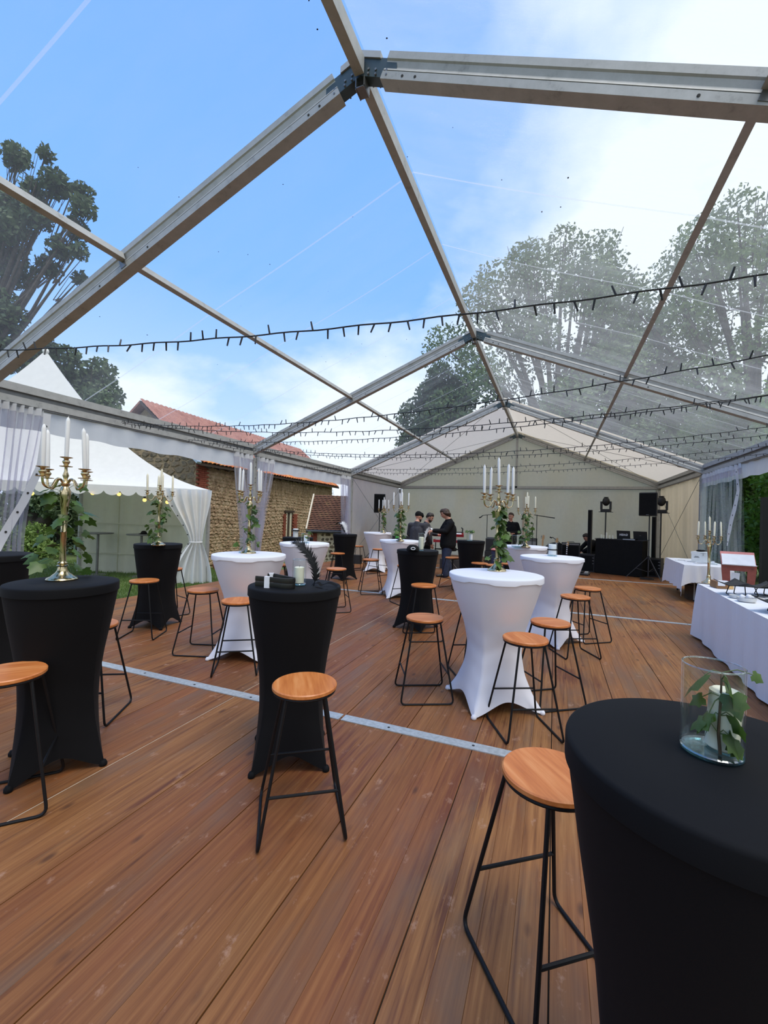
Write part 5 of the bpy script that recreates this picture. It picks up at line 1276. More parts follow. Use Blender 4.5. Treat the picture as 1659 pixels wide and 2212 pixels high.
def bowl(a, b, r, h, label, n=0):
    t = empty('ceramic_bowl', onB(a, b), 0, label=label, cat='bowl'); m = MB(); m.lathe([(r*.75, 0), (r*.97, h*.25), (r, h*.9), (r*.97, h), (r*.93, h*.9), (r*.88, h*.35), (.002, h*.28)], 28, cap1=False); m.build('bowl_body', M['ceramic'], t)
    for i in range(n):
        a2 = 2.4*i; o = MB(); o.ball((0, 0, 0), (.030, .024, .022), 10, 7)
        o = o.build('paper_ball', M['paper'], None); q = onB(a, b)+Vector((r*.45*math.cos(a2), r*.45*math.sin(a2), h*.30+.022+.012*(i % 3))); o.location = q; o.rotation_euler = (i, i*.7, 0)
        tag(o, 'crumpled pale paper-wrapped sweet in the %s' % label.split(',')[0], 'sweet', 'paper-wrapped sweets in bowls')
bowl(.12, 1.45, .085, .045, 'shallow white bowl, front one of the buffet bowls', 6)
bowl(.10, 1.22, .075, .035, 'flat white dish, just under the nearer winged tray')
bowl(.52, 1.45, .11, .06, 'deep white bowl, farther in among the buffet dishes', 5)
bowl(.42, 1.25, .08, .03, 'low white dish, between trays on the buffet')
# red book stand beyond the buffet
SX = Vector((3.97, 4.66, 0)); t = empty('book_stand', SX, math.radians(-8), label='red lectern-like stand holding a white page, beyond the buffet', cat='lectern')
m = MB(); w0, w1 = .20, .235
outl = [(-w0, .55), (w0, .55), (w1, 1.19), (-w1, 1.19)]
fr = MB()
for a, b, c, d in (((-w0, .55), (w0, .55), (w0*.99, .74), (-w0*.99, .74)), ((-w1*.98, 1.08), (w1*.98, 1.08), (w1, 1.19), (-w1, 1.19)), ((-w0*.99, .74), (-.105, .74), (-.115, 1.08), (-w1*.98, 1.08)), ((.105, .74), (w0*.99, .74), (w1*.98, 1.08), (.115, 1.08))):
    fr.prism([a, b, c, d], (1, 0, 0), (0, 0, 1), (0, .02, 0))
fr.build('red_panel', M['brick_red'], t, False)
MB().box((-.045, .012, .90), (.11, .004, .30), Matrix.Rotation(.06, 3, 'Y')).build('white_card', M['paper'], t, False)
rot = Matrix.Rotation(math.radians(52), 3, 'X')
MB().box((0, .10, 1.275), (.46, .29, .012), rot).build('book_rest', M['salmon'], t, False); MB().box(Vector((-.0, .085, 1.268))+rot @ Vector((0, -.015, .010)), (.44, .23, .006), rot).build('page', M['paper'], t, False)
MB().box((0, -.015, 1.185), (.46, .05, .010)).build('ledge', M['paper'], t, False)
for sx in (-1, 1): MB().beam((.17*sx, .01, 0), (.19*sx, .01, .56), .03, .02).build('leg', M['dark_wood'], t, False); MB().ball((.17*sx, -.004, 1.13), (.008, .006, .008), 8, 6).build('screw', M['grey_metal'], t)
MB().beam((0, .40, 0), (0, .03, 1.05), .03, .02).build('back_leg', M['dark_wood'], t, False); t.scale = (.86, .86, .86)

# ------------------------------------------------------------------ outdoors: barn and outhouse
def stones(org, du, dn, L, H, sw, sh, seed, mat, parent, name='stone', hole=None, topfn=None, fill=.56, dep=.04):
    """rubble masonry: many irregular proud stones on a wall face, one mesh"""
    org, du, dn = Vector(org), Vector(du).normalized(), Vector(dn).normalized(); up = Vector((0, 0, 1)); rr = random.Random(seed); m = MB(); z = 0
    while z < H:
        hh = sh*rr.uniform(.7, 1.35); x = -sw*rr.random()
        while x < L:
            ww = sw*rr.uniform(.5, 1.5); a, b = max(0, x), min(L, x+ww)
            ok = b-a > sw*.2 and (hole is None or not (hole[0] < (a+b)/2 < hole[1] and hole[2] < z+hh/2 < hole[3])) and (topfn is None or z+hh < topfn((a+b)/2))
            if ok:
                d = rr.uniform(.012, dep); n = 6 if rr.random() < .5 else 5; cx, cz = (a+b)/2, z+hh/2+sh*.35*math.sin(x*1.3+z*.7)+rr.uniform(-.1, .1)*sh; ring = []
                for k in range(n):
                    an = 2*PI*(k+rr.uniform(-.25, .25))/n+.4; ring.append((cx+(b-a)*fill*math.cos(an)*rr.uniform(.8, 1.1), cz+hh*fill*math.sin(an)*rr.uniform(.75, 1.1)))
                vs = [org+du*p+up*q for p, q in ring]+[org+du*(cx+(p-cx)*.78)+up*(cz+(q-cz)*.78)+dn*d for p, q in ring]
                m.add(vs, [tuple(range(n, 2*n))]+[(k, (k+1) % n, n+(k+1) % n, n+k) for k in range(n)])
            x += ww
        z += hh
    o = m.build(name, mat, parent, False); o['kind'] = 'stuff'; return o
C0 = Vector((-9.59, 7.98, 0)); BD = Vector((-.055, .998, 0)).normalized(); BN = Vector((BD.y, -BD.x, 0))     # long wall direction, its outward normal
BLEN, BZ, EV = 10.5, -.75, 3.27
barn = empty('barn', (0, 0, 0), label='long old stone barn with an orange clay tile roof, behind the marquee', cat='building')
def bp(u, n, z): v = C0+BD*u+BN*n; return Vector((v.x, v.y, z))
BDEP = 4.5; RIDGE = 5.15
m = MB(); m.prism([(0, 0), (BLEN, 0), (BLEN, -BDEP), (0, -BDEP)], BD, BN, (0, 0, EV-BZ), (C0.x, C0.y, BZ))
for u in (0.0, BLEN-.3):
    m.prism([(0, EV), (-BDEP/2, RIDGE-.1), (-BDEP, EV)], BN, (0, 0, 1), BD*.3, C0+BD*u)
m.build('wall', M['fieldmortar'], barn, False)
# narrow window slot in the long wall
WU = 5.95
stones(bp(.55, .0, BZ), BD, BN, BLEN-.55, EV-BZ, .24, .125, 11, M['fieldstone'], barn, 'stone', hole=(WU-.55-.40, WU-.55+.40, .9, 2.5))
stones(bp(0, .0, BZ), -BN, -BD, BDEP, RIDGE-BZ, .34, .19, 12, M['rubble_grey'], barn, 'stone', topfn=lambda x: (EV-BZ)+(RIDGE-EV)*(1-abs(x-BDEP/2)/(BDEP/2))-.15)
w = MB().box((0, 0, 0), (.5, .06, 1.15)); o = MB(); o.prism([(-.27, .2), (.27, .2), (.27, 1.62), (-.27, 1.62)], BD, (0, 0, 1), BN*.02, bp(WU, .01, 0)); win = o.build('window', M['dark_wood'], barn, False)
for du, ww in ((-.25, .09), (.10, .12)):
    o = MB(); o.prism([(du-ww/2, .2), (du+ww/2, .2), (du+ww/2, 1.58), (du-ww/2, 1.58)], BD, (0, 0, 1), BN*.05, bp(WU, .01, 0)); o.build('window_post', M['cream_paint'], win, False)
o = MB(); o.prism([(-.42, 1.60), (.38, 1.60), (.38, 1.70), (-.42, 1.70)], BD, (0, 0, 1), BN*.09, bp(WU, .0, 0)); o.build('lintel', M['dark_wood'], win, False)
bk = MB(); bk.box((0, 0, 0), (.215, .06, .058)); bme = bk.mesh('brick', False); bme.materials.append(M['brick'])
def bricks(fn, rows, cols, parent, z0, rz, stagger=True):
    for r in range(rows):
        for c in range(cols):
            p = fn(c*.225+(.11 if stagger and r % 2 else 0), z0+r*.068); o = mesh_obj('brick', bme, None, parent, p); o.rotation_euler = (0, 0, rz+random.uniform(-.01, .01))
BRZ = math.atan2(BD.y, BD.x)
bricks(lambda u, z: bp(.11+u, .032, z), 36, 2, barn, .75, BRZ)            # brick quoin at the near corner
bricks(lambda u, z: bp(WU+.40+u*.7, .03, z), 18, 2, barn, .35, BRZ)      # brick jambs of the slot
bricks(lambda u, z: bp(WU-.42+u*.4, .03, z), 18, 1, barn, .35, BRZ)
# roof: eave tiles one by one, the rest of the slope in one mesh
PT = math.atan2(RIDGE-EV, BDEP/2); rows_u = BLEN+.5
def roofp(u, s, h): # s = distance up the slope from the eave edge, which overhangs the wall
    n = .32-s*math.cos(PT); return bp(u-.25, n, EV-.13+s*math.sin(PT)+h)
tl = MB(); nseg = 6
prof_t = [(.105*math.cos(PI*k/nseg), .050*math.sin(PI*k/nseg)) for k in range(nseg+1)]
vs = [(x, -.18, z+.018) for x, z in prof_t]+[(x*.85, .20, z*.9) for x, z in prof_t]; n1 = nseg+1
vs += [(x*.85, -.18, z*.8+.006) for x, z in prof_t]
tl.add(vs, [(k, k+1, n1+k+1, n1+k) for k in range(nseg)]+[(k+1, k, 2*n1+k, 2*n1+k+1) for k in range(nseg)]); tme = tl.mesh('roof_tile', True, 1.2); tme.materials.append(M['clay_tile'])
q = Matrix((BD, (-BN*math.cos(PT)+Vector((0, 0, math.sin(PT)))), BD.cross(-BN*math.cos(PT)+Vector((0, 0, math.sin(PT)))))).transposed().to_euler()
rr = random.Random(3)
ntile = int(rows_u/.205)
for r in range(3):
    for i in range(ntile):
        o = mesh_obj('roof_tile', tme, None, barn, roofp((i+.5)*.205, .17+.30*r, .0+.012*r)); o.rotation_euler = (q[0]+rr.uniform(-.05, .05), q[1], q[2]+rr.uniform(-.07, .07))
SLEN = (BDEP/2+.32)/math.cos(PT)
m = MB()
m.grid(lambda u, v: roofp(rows_u*u, .95+(SLEN-.95)*v, .035+.045*abs(math.sin(u*rows_u/.205*PI))+.02*((v*11) % 1)), ntile*6, 44); o = m.build('roof_tiles', M['pink_tile'], barn); o['kind'] = 'stuff'
m = MB(); m.prism([(0, 0), (SLEN, 0), (SLEN, .08), (0, .08)], (-BN*math.cos(PT)+Vector((0, 0, math.sin(PT)))), (0, 0, 1), BD*rows_u, roofp(0, 0, -.10)); m.build('roof_deck', M['dark_wood'], barn, False)
m = MB(); m.prism([(0, 0), (SLEN, 0), (SLEN, .09), (0, .09)], (BN*math.cos(PT)+Vector((0, 0, math.sin(PT)))), (0, 0, 1), BD*rows_u, bp(-.25, -BDEP-.32, EV-.23)); m.build('roof_deck', M['pink_tile'], barn, False)
m = MB(); m.beam(roofp(-.06, -.1, .03), roofp(-.06, 1.05, .03), .20, .07, (0, 0, 1)); m.build('verge_flashing', M['zinc'], barn, False)
for i in range(16):
    m = MB(); m.beam(bp(.35+i*.5, -.1, EV-.11), bp(.35+i*.5, .26, EV-.26), .07, .08); m.build('rafter_end', M['dark_wood'], barn, False)
t = empty('creeper', bp(0, .06, 0), label='bare tangled creeper stems hanging along the barn wall and eaves', cat='creeper'); t['kind'] = 'stuff'
m = MB(); rr = random.Random(8)
for i in range(420):
    u = rr.uniform(4.2, BLEN) if rr.random() < .7 else rr.uniform(.6, BLEN); z = EV-.25-abs(rr.gauss(0, .35)); p = BD*u+BN*rr.uniform(.0, .06)+Vector((0, 0, z)); pts = [p]; d = Vector((0, 0, -1))
    for k in range(5):
        d = (d+BD*rr.uniform(-.7, .7)+BN*rr.uniform(-.15, .18)+Vector((0, 0, rr.uniform(-.5, .25)))).normalized(); pts.append(pts[-1]+d*rr.uniform(.05, .11))
    m.tube(pts, .0042, 3)
o = m.build('creeper_stem', simple('dry_stem', lin(150, 128, 96), .9), t); o['kind'] = 'stuff'
# stack of old tiles by the corner
t = empty('tile_stack', (-8.2, 7.75, ground_z(0, 7.75)), .2, label='stack of old brown roof tiles by the barn corner', cat='tile stack')
for k in range(9): MB().box((random.uniform(-.02, .02), random.uniform(-.02, .02), .02+.04*k), (.36, .30, .03)).build('tile', M['brick'], t, False)

oh = empty('outhouse', (0, 0, 0), label='low flint outhouse with a brown tiled roof at the end of the barn', cat='building')
A = Vector((-6.62, 10.46, -.75)); Bv = Vector((-5.28, 10.98, -.75)); od = (Bv-A).normalized(); on = Vector((od.y, -od.x, 0)); OL = (Bv-A).length; OE = .97
m = MB(); m.prism([(0, 0), (OL, 0), (OL, OE+.75), (0, OE+.75)], od, (0, 0, 1), -on*1.3, A); m.build('wall', M['pale_mortar'], oh, False)
stones(A+od*.36, od, on, OL-.36, OE+.72, .20, .125, 21, M['flint'], oh, 'flint_stone', fill=.45, dep=.022)
ORZ = math.atan2(od.y, od.x)
bricks(lambda u, z: A+od*(.11+u)+on*.022+Vector((0, 0, z+.75)), 25, 1, oh, -.72, ORZ, False)
bricks(lambda u, z: A+od*(.28+u)+on*.018+Vector((0, 0, z+.75)), 12, 1, oh, -.66, ORZ, False)
osl = Vector((-on.x, -on.y, .95)).normalized(); m = MB(); RL = 1.9
def otile(u, v):
    c = v*19; return A+Vector((0, 0, .75+OE))+od*((OL+.08)*u-.12)+on*.12+osl*(RL*v)+Vector((0, 0, .03+.028*(1-(c % 1))+.006*math.sin(u*95)))
for i in range(19):
    m.grid(lambda u, v, i=i: A+Vector((0, 0, .75+OE))+od*((OL+.08)*u-.12)+on*.12+osl*(RL*(i+v*1.12)/19)+Vector((0, 0, .055-.035*v+.007*math.sin(u*60+i*2))), 30, 1)
o = m.build('roof_tiles', M['brown_tile'], oh, False); o['kind'] = 'stuff'
m = MB(); m.prism([(-.12, -.04), (OL+.03, -.04), (OL+.03, .02), (-.12, .02)], od, (0, 0, 1), -osl*0+osl*RL+on*0, A+Vector((0, 0, .75+OE))+on*.12); m.build('roof_deck', M['dark_wood'], oh, False)
m = MB(); m.tube([A+Vector((0, 0, .75+OE-.02))+on*.16-od*.15, A+Vector((0, 0, .75+OE-.02))+on*.16+od*(OL+.05)], .055, 8); m.build('gutter', M['slate_grey'], oh)
m = MB(); m.beam(A+Vector((0, 0, .75+OE+.03))+on*.14-od*.15, A+Vector((0, 0, .75+OE+.03))+on*.14-od*.15+osl*RL, .05, .12); m.build('barge_board', M['cream_paint'], oh, False)

# ------------------------------------------------------------------ garden tent (pagoda canopy) on the lawn
FW2, RT2 = FWD, CAMX
def pg(lat, Z, z): v = Vector((1.479, -3.018, 0))+FW2*Z+RT2*lat; return Vector((v.x, v.y, z))
pag = empty('garden_tent', pg(-8.9, 11.8, -.17), label='white pointed garden tent with scalloped edge on the lawn', cat='tent')
PO = pag.location.copy()
PD = 3.2; PLN = 7.5; EZ = 2.07
def pc(t, d, z): return pg(-4.22-.917*t-.40*d, 10.45-.40*t+.917*d, z)     # t along the front to the left, d towards the back
def canopy():
    m = MB(); cs = [pc(0, 0, EZ), pc(0, PD, EZ), pc(PLN, PD, EZ), pc(PLN, 0, EZ)]; ap = pc(PLN/2, PD/2, 5.33)
    for i in range(4):
        a, b = cs[i], cs[(i+1) % 4]
        def fn(u, v, a=a, b=b):
            e = a.lerp(b, u); p = e.lerp(ap, v); f = .25*v+.75*v**2.1
            p.z = e.z+(ap.z-e.z)*f-.05*math.sin(PI*u)*(1-v)*0; return p-PO
        m.grid(fn, 24, 24)
    m.build('canopy', M['canopy_white'], pag)
    m = MB(); m.ball(pc(PLN/2, PD/2, 5.31)-PO, .07, 10, 8); m.build('finial', M['white_plastic'], pag)
    for i in range(4):
        a, b = cs[i], cs[(i+1) % 4]; l = (b-a).length; n = int(l/.31); m = MB()
        m.grid(lambda u, v, a=a, b=b: a.lerp(b, u)-PO+Vector((0, 0, .005-v*(.13+.095*abs(math.sin(PI*u*n))**.6))), n*8, 3); m.build('scalloped_valance', M['canopy_white'], pag)
canopy()
for b in (pc(.02, .02, -.2), pc(.04, PD-.04, -.2), pc(PLN-.04, PD-.04, -.2), pc(PLN-.04, .04, -.2), pg(-8.25, 11.75, -.2)):
    b = b-PO; m = MB(); m.beam(b, b+Vector((0, 0, EZ+.2)), .065, .065, (1, 0, 0)); m.build('tent_pole', M['aluminium'], pag, False)
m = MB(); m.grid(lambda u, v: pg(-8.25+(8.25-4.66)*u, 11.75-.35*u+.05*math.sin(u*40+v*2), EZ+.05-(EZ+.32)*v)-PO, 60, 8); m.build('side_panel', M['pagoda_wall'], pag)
for q in (.32, .66):
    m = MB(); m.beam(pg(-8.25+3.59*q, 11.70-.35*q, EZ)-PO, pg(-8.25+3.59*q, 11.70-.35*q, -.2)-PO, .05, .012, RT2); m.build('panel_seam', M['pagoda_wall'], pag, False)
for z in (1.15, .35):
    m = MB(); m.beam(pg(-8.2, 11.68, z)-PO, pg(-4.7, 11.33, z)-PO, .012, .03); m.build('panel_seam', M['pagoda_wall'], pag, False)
# tied corner curtain
tc = empty('tent_curtain', pc(.3, -.08, -.15), label='white fabric curtain tied at the corner pole of the garden tent', cat='curtain'); TO = tc.location.copy()
def tcf(u, v):
    z = EZ-.02-(EZ+.14)*v; tv = .56
    if v < tv: f = v/tv; f = f*f*(3-2*f)*.6+f*.4; l0 = -1.02+(-.42+1.02)*f; l1 = .04+(-.14-.04)*f
    else: f = math.sin((v-tv)/(1-tv)*PI/2); l0 = -.42+(-.88+.42)*f; l1 = -.14+(.10+.14)*f
    return pc(-(l0+(l1-l0)*u), -.08+.055*math.sin(u*30)*(.4+abs(l1-l0)), z)-TO
MB().grid(tcf, 70, 40).build('curtain_fabric', M['canopy_white'], tc)
for q in range(9): mesh_obj('eyelet', EYE, None, tc, tcf(.06, .08+.1*q)-FW2*.03).rotation_euler = (0, 0, .3755+PI/2)
m = MB(); c = pc(.28, -.09, EZ-.02-(EZ+.14)*.56)-TO; m.tube([c+RT2*.15*math.cos(a)+FW2*.07*math.sin(a) for a in np.linspace(0, 2*PI, 16, endpoint=False)], .016, 6, closed=True); m.build('tie_band', M['canopy_white'], tc)
# warm bulbs hanging under the valance
fe = empty('festoon_lights', pc(2, .15, 1.9), label='festoon of round warm glowing bulbs under the garden tent edge', cat='string lights'); FO = fe.location.copy()
fb = [(3.48, 1.82), (2.40, 1.88), (1.90, 1.88), (1.39, 1.77), (.92, 1.74), (.56, 1.47)]
m = MB(); m.tube([pc(a, .05, EZ-.06)-FO for a, _ in [(5, 0)]+fb], .006, 5); m.build('cable', M['rubber'], fe)
for a, z in fb:
    m = MB(); m.tube([pc(a, .05, EZ-.06)-FO, pc(a, .05, z+.06)-FO], .006, 5); m.tube([pc(a, .05, z+.10)-FO, pc(a, .05, z+.035)-FO], .026, 10); s = m.build('bulb_socket', M['socket'], fe)
    m = MB(); m.ball(pc(a, .05, z)-FO, .042, 12, 8); m.build('bulb', M['bulb_glow'], s)
def bistro(lat, Z, label):
    t = empty('bistro_table', pg(lat, Z, ground_z(0, 0)), label=label, cat='table'); m = MB(); m.lathe([(.34, 1.06), (.35, 1.07), (.35, 1.085), (.34, 1.09)], 32); m.build('tabletop', M['grey_metal'], t)
    m = MB(); m.tube([(0, 0, .03), (0, 0, 1.06)], .03, 12); m.build('pole', M['grey_metal'], t); m = MB(); m.lathe([(.26, 0), (.26, .012), (.05, .035)], 24); m.build('base', M['grey_metal'], t)
    m = MB(); m.lathe([(.10, 1.045), (.10, 1.06)], 16); m.build('mount', M['grey_metal'], t)
bistro(-7.35, 11.15, 'bare grey standing table under the garden tent, the left one')
bistro(-6.20, 11.1, 'bare grey standing table under the garden tent with a dark hat on it')
t = empty('hat', pg(-6.12, 11.05, .925), label='small dark hat on the bare table in the garden tent', cat='hat'); m = MB(); m.lathe([(.11, 0), (.115, .008), (.075, .015), (.06, .06), (.03, .08), (.001, .082)], 20, cap1=False); m.build('felt', M['black_cloth'], t)

# ------------------------------------------------------------------ trees, hedge, shrubs, grass
def leaf_cloud(name, blobs, n, size, mat, parent, seed, shell=.55, squash=1.0):
    r = np.random.default_rng(seed); bl = np.array(blobs, float); w = bl[:, 3]**2; idx = r.choice(len(bl), n, p=w/w.sum())
    d = r.normal(size=(n, 3)); d /= np.linalg.norm(d, axis=1)[:, None]; rad = bl[idx, 3]*(shell+(1-shell)*r.random(n)**.6)
    c = bl[idx, :3]+d*rad[:, None]*np.array([1, 1, squash])
    a = r.normal(size=(n, 3)); a /= np.linalg.norm(a, axis=1)[:, None]; b = np.cross(a, r.normal(size=(n, 3))); b /= np.linalg.norm(b, axis=1)[:, None]
    s = size*(.6+.8*r.random(n))[:, None]; a *= s; b *= s*.55
    v = np.stack([c-a, c+b, c+a, c-b], 1).reshape(-1, 3); f = np.arange(4*n).reshape(n, 4)
    me = bpy.data.meshes.new(name); me.vertices.add(4*n); me.vertices.foreach_set('co', v.ravel()); me.loops.add(4*n); me.loops.foreach_set('vertex_index', f.ravel()); me.polygons.add(n)
    me.polygons.foreach_set('loop_start', np.arange(n)*4); me.update(); me.validate()
    me.materials.append(mat); o = bpy.data.objects.new(name, me); COL.objects.link(o); o.parent = parent; o['kind'] = 'stuff'; return o
def wt(lat, Z, z): return pg(lat, Z, z)
def tree(lat, Z, base, blobs, n, size, mat, label, seed, trunk=.35, shell=.5, branches=True, k=1.0):
    if k != 1: lat, Z, base, size, trunk = lat*k, Z*k, 1.56+(base-1.56)*k, size*k, trunk*k; blobs = [tuple(q*k for q in b) for b in blobs]
    o3 = wt(lat, Z, base); t = empty('tree', o3, label=label, cat='tree'); rr = random.Random(seed)
    B = [tuple((wt(lat+a, Z+b, base+c)-o3))+(r,) for a, b, c, r in blobs]
    cz = sum(b[2] for b in B)/len(B); m = MB(); top = Vector((sum(b[0] for b in B)/len(B)*.5, sum(b[1] for b in B)/len(B)*.5, cz*.55))
    m.tube([(0, 0, -.5), top*.5+Vector((.1, 0, 0)), top], [trunk, trunk*.8, trunk*.6], 10); m.build('trunk', M['bark'], t)
    if branches:
        m = MB()
        for b in B:
            c = Vector(b[:3]); mid = top.lerp(c, .5)+Vector((rr.uniform(-.4, .4), rr.uniform(-.4, .4), rr.uniform(-.2, .5))); m.tube([top*.85, mid, c], [trunk*.4, trunk*.22, trunk*.07], 6)
            for k in range(4):
                e = c+Vector((rr.uniform(-1, 1), rr.uniform(-1, 1), rr.uniform(-.3, 1)))*b[3]*.85; m.tube([mid.lerp(c, .6), (mid+e)/2, e], [trunk*.12, trunk*.07, trunk*.025], 4)
        m.build('branches', M['bark'], t)
    leaf_cloud('foliage', B, n, size, M[mat], t, seed, shell)
    return t
def crown(n, rx, ry, z0, z1, rb, seed, taper=.6):
    rr = random.Random(seed); out = []
    for i in range(n):
        s = (i+.5)/n; a = 2.4*i; k = math.sqrt(max(.05, math.sin(PI*min(1, .12+.80*s))))*(1-taper*s*s*.5); f = rr.uniform(.45, .95)
        out.append((rx*k*math.cos(a)*f, ry*k*math.sin(a)*f, z0+(z1-z0)*s, rb*rr.uniform(.7, 1.25)))
    return out
# big trees beyond the right-hand roof
tree(9.6, 24, -.3, crown(50, 9.0, 4.5, 3.0, 17.0, 1.35, 5), 30000, .115, 'tree_leaf', 'huge leafy tree with dark branches seen through the clear roof, middle right', 31, .50, .35, k=1.6)
tree(19.6, 23, -.3, crown(56, 9.6, 4.5, 2.8, 18.6, 1.5, 6), 34000, .12, 'tree_leaf', 'tall broad tree seen through the clear roof at the right edge', 32, .50, .35, k=1.6)
tree(3.3, 27, -.3, crown(16, 2.4, 2.2, 4.5, 10.6, 1.15, 9), 13000, .14, 'tree_dark', 'smaller dark tree left of the huge one, above the white roof peak', 33, .3, .35, k=1.6)
tree(15.2, 28, -.3, crown(24, 5.5, 3, 3.5, 13.5, 1.6, 12), 18000, .15, 'tree_dark', 'dark tree filling the gap between the two big right-hand trees', 34, .4, .35, k=1.6)
# left: sprays of a nearer tree, and a dark one behind the garden tent
def pxb(x, y, Z, r): return ((x-829.5)/933.3*Z, 0, 1.5646-(y-(1115.5+(x-829.5)*.0304))/933.3*Z, r)
LZ = 17.0
lb = []
for x, y, r in ((15, 345, .55), (50, 415, .6), (15, 450, .75), (92, 350, .34), (100, 390, .48), (125, 425, .6), (165, 430, .5), (180, 470, .5), (150, 500, .5), (90, 490, .6), (30, 510, .7), (120, 545, .5), (168, 555, .36), (150, 595, .30), (95, 580, .36), (60, 560, .45), (-60, 470, 1.5), (-120, 400, 1.6), (-20, 560, .8), (-15, 660, .8), (25, 690, .62), (50, 735, .5), (-40, 740, 1.3), (10, 760, .8), (-5, 320, .5)):
    a = pxb(x, y, LZ, r); lb.append((a[0]+18.8, random.uniform(-.8, .8), a[2]+.3, a[3]*.95))
tree(-18.8, LZ, -.3, lb, 15000, .11, 'tree_dark', 'spreading tree with separate leafy sprays at the left edge', 41, .28, .2)
db = []
for x, y, r in ((150, 790, .8), (190, 800, .8), (170, 850, 1.1), (215, 850, .8), (130, 830, 1.1), (150, 900, 1.5), (220, 890, 1.0), (180, 960, 1.6), (120, 1000, 1.8)):
    a = pxb(x, y, 21, r); db.append((a[0]+14.6, random.uniform(-.8, .8), a[2]+.3, a[3]))
tree(-14.6, 21, -.3, db, 15000, .12, 'tree_dark', 'dark bushy tree behind the point of the garden tent', 42, .3, .3)
# old trunk with ivy and dark shrubs seen under the garden tent
t = empty('tree', pg(-12.6, 15.6, -.3), label='old forked ivy-clad tree trunk seen under the garden tent', cat='tree'); m = MB()
m.tube([(0, 0, -.3), (.05, 0, .8), (-.1, .1, 1.6), (-.4, .1, 2.6)], [.42, .34, .28, .2], 12); m.tube([(.02, 0, .9), (.5, .2, 1.6), (.8, .2, 2.6)], [.26, .2, .14], 10); m.build('trunk', M['bark'], t)
leaf_cloud('foliage', [(-.2, 0, 1.9, .7), (.4, .1, 2.2, .7), (.9, 0, 2.0, .6), (-.7, .2, 2.5, .8), (0, .2, 2.8, .9)], 3500, .09, M['tree_dark'], t, 43, .4)
def shrub(lat, Z, bl, n, size, mat, label, seed, base=-.3):
    o3 = pg(lat, Z, base); t = empty('shrub', o3, label=label, cat='shrub'); B = [tuple(RT2*a+FW2*b+Vector((0, 0, c)))+(r,) for a, b, c, r in bl]
    m = MB(); rr = random.Random(seed)
    for b in B: m.tube([(0, 0, -.1), Vector(b[:3])*.6, b[:3]], [.05, .03, .012], 5)
    m.build('stems', M['bark'], t); leaf_cloud('foliage', B, n, size, M[mat], t, seed, .45)
shrub(-11.9, 14.2, [(0, 0, .5, .6), (.5, 0, .4, .5), (-.6, 0, .6, .7), (.2, .2, .85, .5), (.9, .1, .3, .4), (-1.2, 0, .5, .7)], 5000, .06, 'bush_leaf', 'bright green rounded shrub on the lawn at left', 51)
shrub(-10.6, 17.5, crown(16, 1.6, 1.2, .3, 3.4, .8, 3), 8000, .10, 'tree_dark', 'tall dark evergreen shrub behind the garden tent', 52)
shrub(-13.5, 18, crown(16, 2.2, 1.2, .3, 3.6, .9, 4), 7000, .10, 'tree_dark', 'wide dark shrub behind the old trunk', 53)
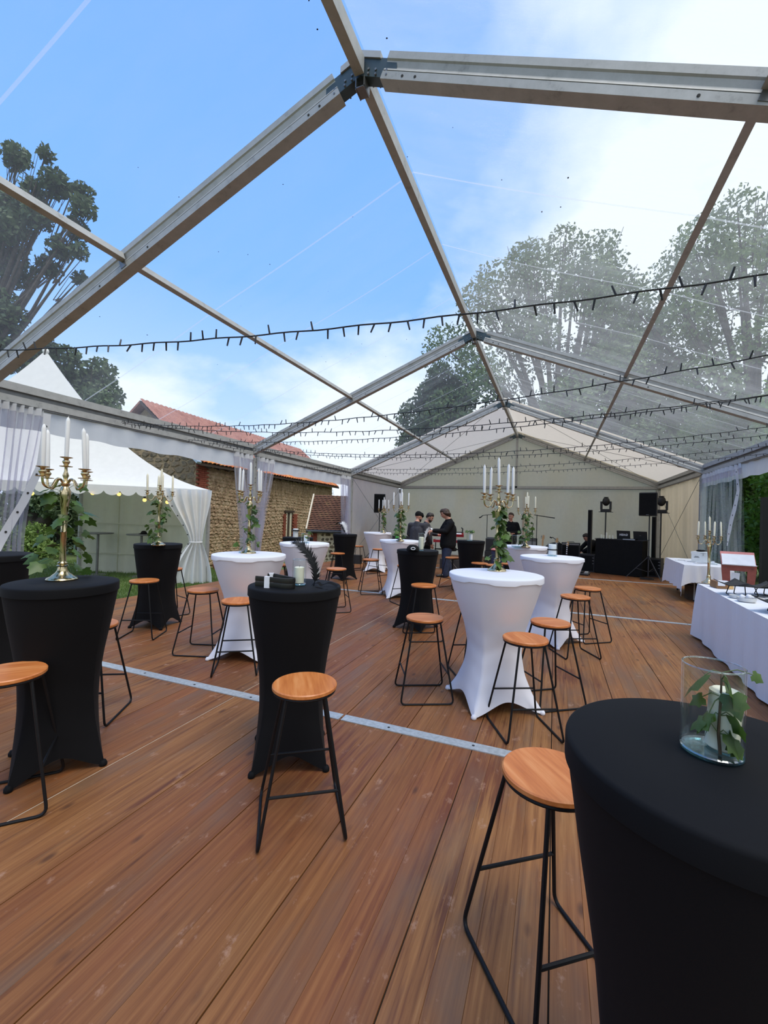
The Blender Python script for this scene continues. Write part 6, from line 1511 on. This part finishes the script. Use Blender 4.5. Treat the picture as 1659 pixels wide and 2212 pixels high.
# hedge on the right
for i, (x, y, r, h) in enumerate(((8.2, 2.5, 1.5, 4.6), (8.5, 5.4, 1.6, 5.0), (8.5, 8.3, 1.6, 5.4), (8.6, 11.3, 1.7, 5.6), (8.9, 14.4, 1.7, 5.6), (10.2, 18, 2.2, 5.6), (7.7, 17.6, 1.6, 6.0), (8.6, 21.0, 1.9, 6.4))):
    t = empty('hedge_shrub', (x, y, -.3), label='dark leafy hedge bush outside the right wall, %s from the camera' % ('first', 'second', 'third', 'fourth', 'fifth', 'broad sixth', 'seventh, tall one', 'eighth, tallest one')[i], cat='hedge', group='hedge beyond the right wall')
    rr = random.Random(60+i); bl = [(rr.uniform(-.8, .8)*r*.6, rr.uniform(-1, 1)*r*.8, .35+h*(k+.5)/22, r*rr.uniform(.40, .66)) for k in range(22)]
    m = MB()
    for b in bl[::3]: m.tube([(0, 0, -.1), (b[0]*.5, b[1]*.5, b[2]*.6), b[:3]], [.07, .04, .015], 5)
    m.build('stems', M['bark'], t); leaf_cloud('foliage', bl, 12000, .085, M['hedge_leaf'], t, 70+i, .5)
t = empty('dark_upright', (5.57, 8.27, -.2), label='thin black upright shape outside at the right edge of the frame', cat='post'); MB().box((0, 0, 1.2), (.13, .13, 2.4)).build('post', M['black_plastic'], t, False)  # plain black box for an unidentified dark upright
# distant wood all round so that the horizon is closed: one mass nobody could count
rr = random.Random(90); bl = []
for a in np.arange(0, 2*PI, .05):
    R = (66 if .7 < a < 2.3 else 44)+rr.uniform(-3, 3); bl.append((1.5+R*math.cos(a), 2+R*math.sin(a), rr.uniform(.5, 2.6), rr.uniform(1.3, 2.4)))
o = leaf_cloud('treeline', bl, 26000, .42, M['tree_dark'], None, 200, .5); tag(o, 'dark far-off treeline closing the horizon behind the garden', 'treeline', kind='stuff')
# grass blades on the lawn beside the floor
def grass():
    r = np.random.default_rng(5); n = 60000
    x = -5.45-7.5*r.random(n)**1.5; y = -1+9*r.random(n); z = np.array([ground_z(0, q) for q in y]); a = r.random(n)*2*PI; h = .03+.05*r.random(n); w = .006
    c = np.stack([x, y, z], 1); dx = np.stack([np.cos(a)*w, np.sin(a)*w, 0*a], 1); tip = c+np.stack([r.normal(size=n)*.02, r.normal(size=n)*.02, h], 1)
    v = np.stack([c-dx, c+dx, tip], 1).reshape(-1, 3); f = np.arange(3*n).reshape(n, 3)
    me = bpy.data.meshes.new('grass'); me.vertices.add(3*n); me.vertices.foreach_set('co', v.ravel()); me.loops.add(3*n); me.loops.foreach_set('vertex_index', f.ravel()); me.polygons.add(n); me.polygons.foreach_set('loop_start', np.arange(n)*3); me.update()
    me.materials.append(M['grass']); o = bpy.data.objects.new('grass', me); COL.objects.link(o); tag(o, 'short green grass blades beside the wooden floor', 'grass', kind='stuff')
grass()
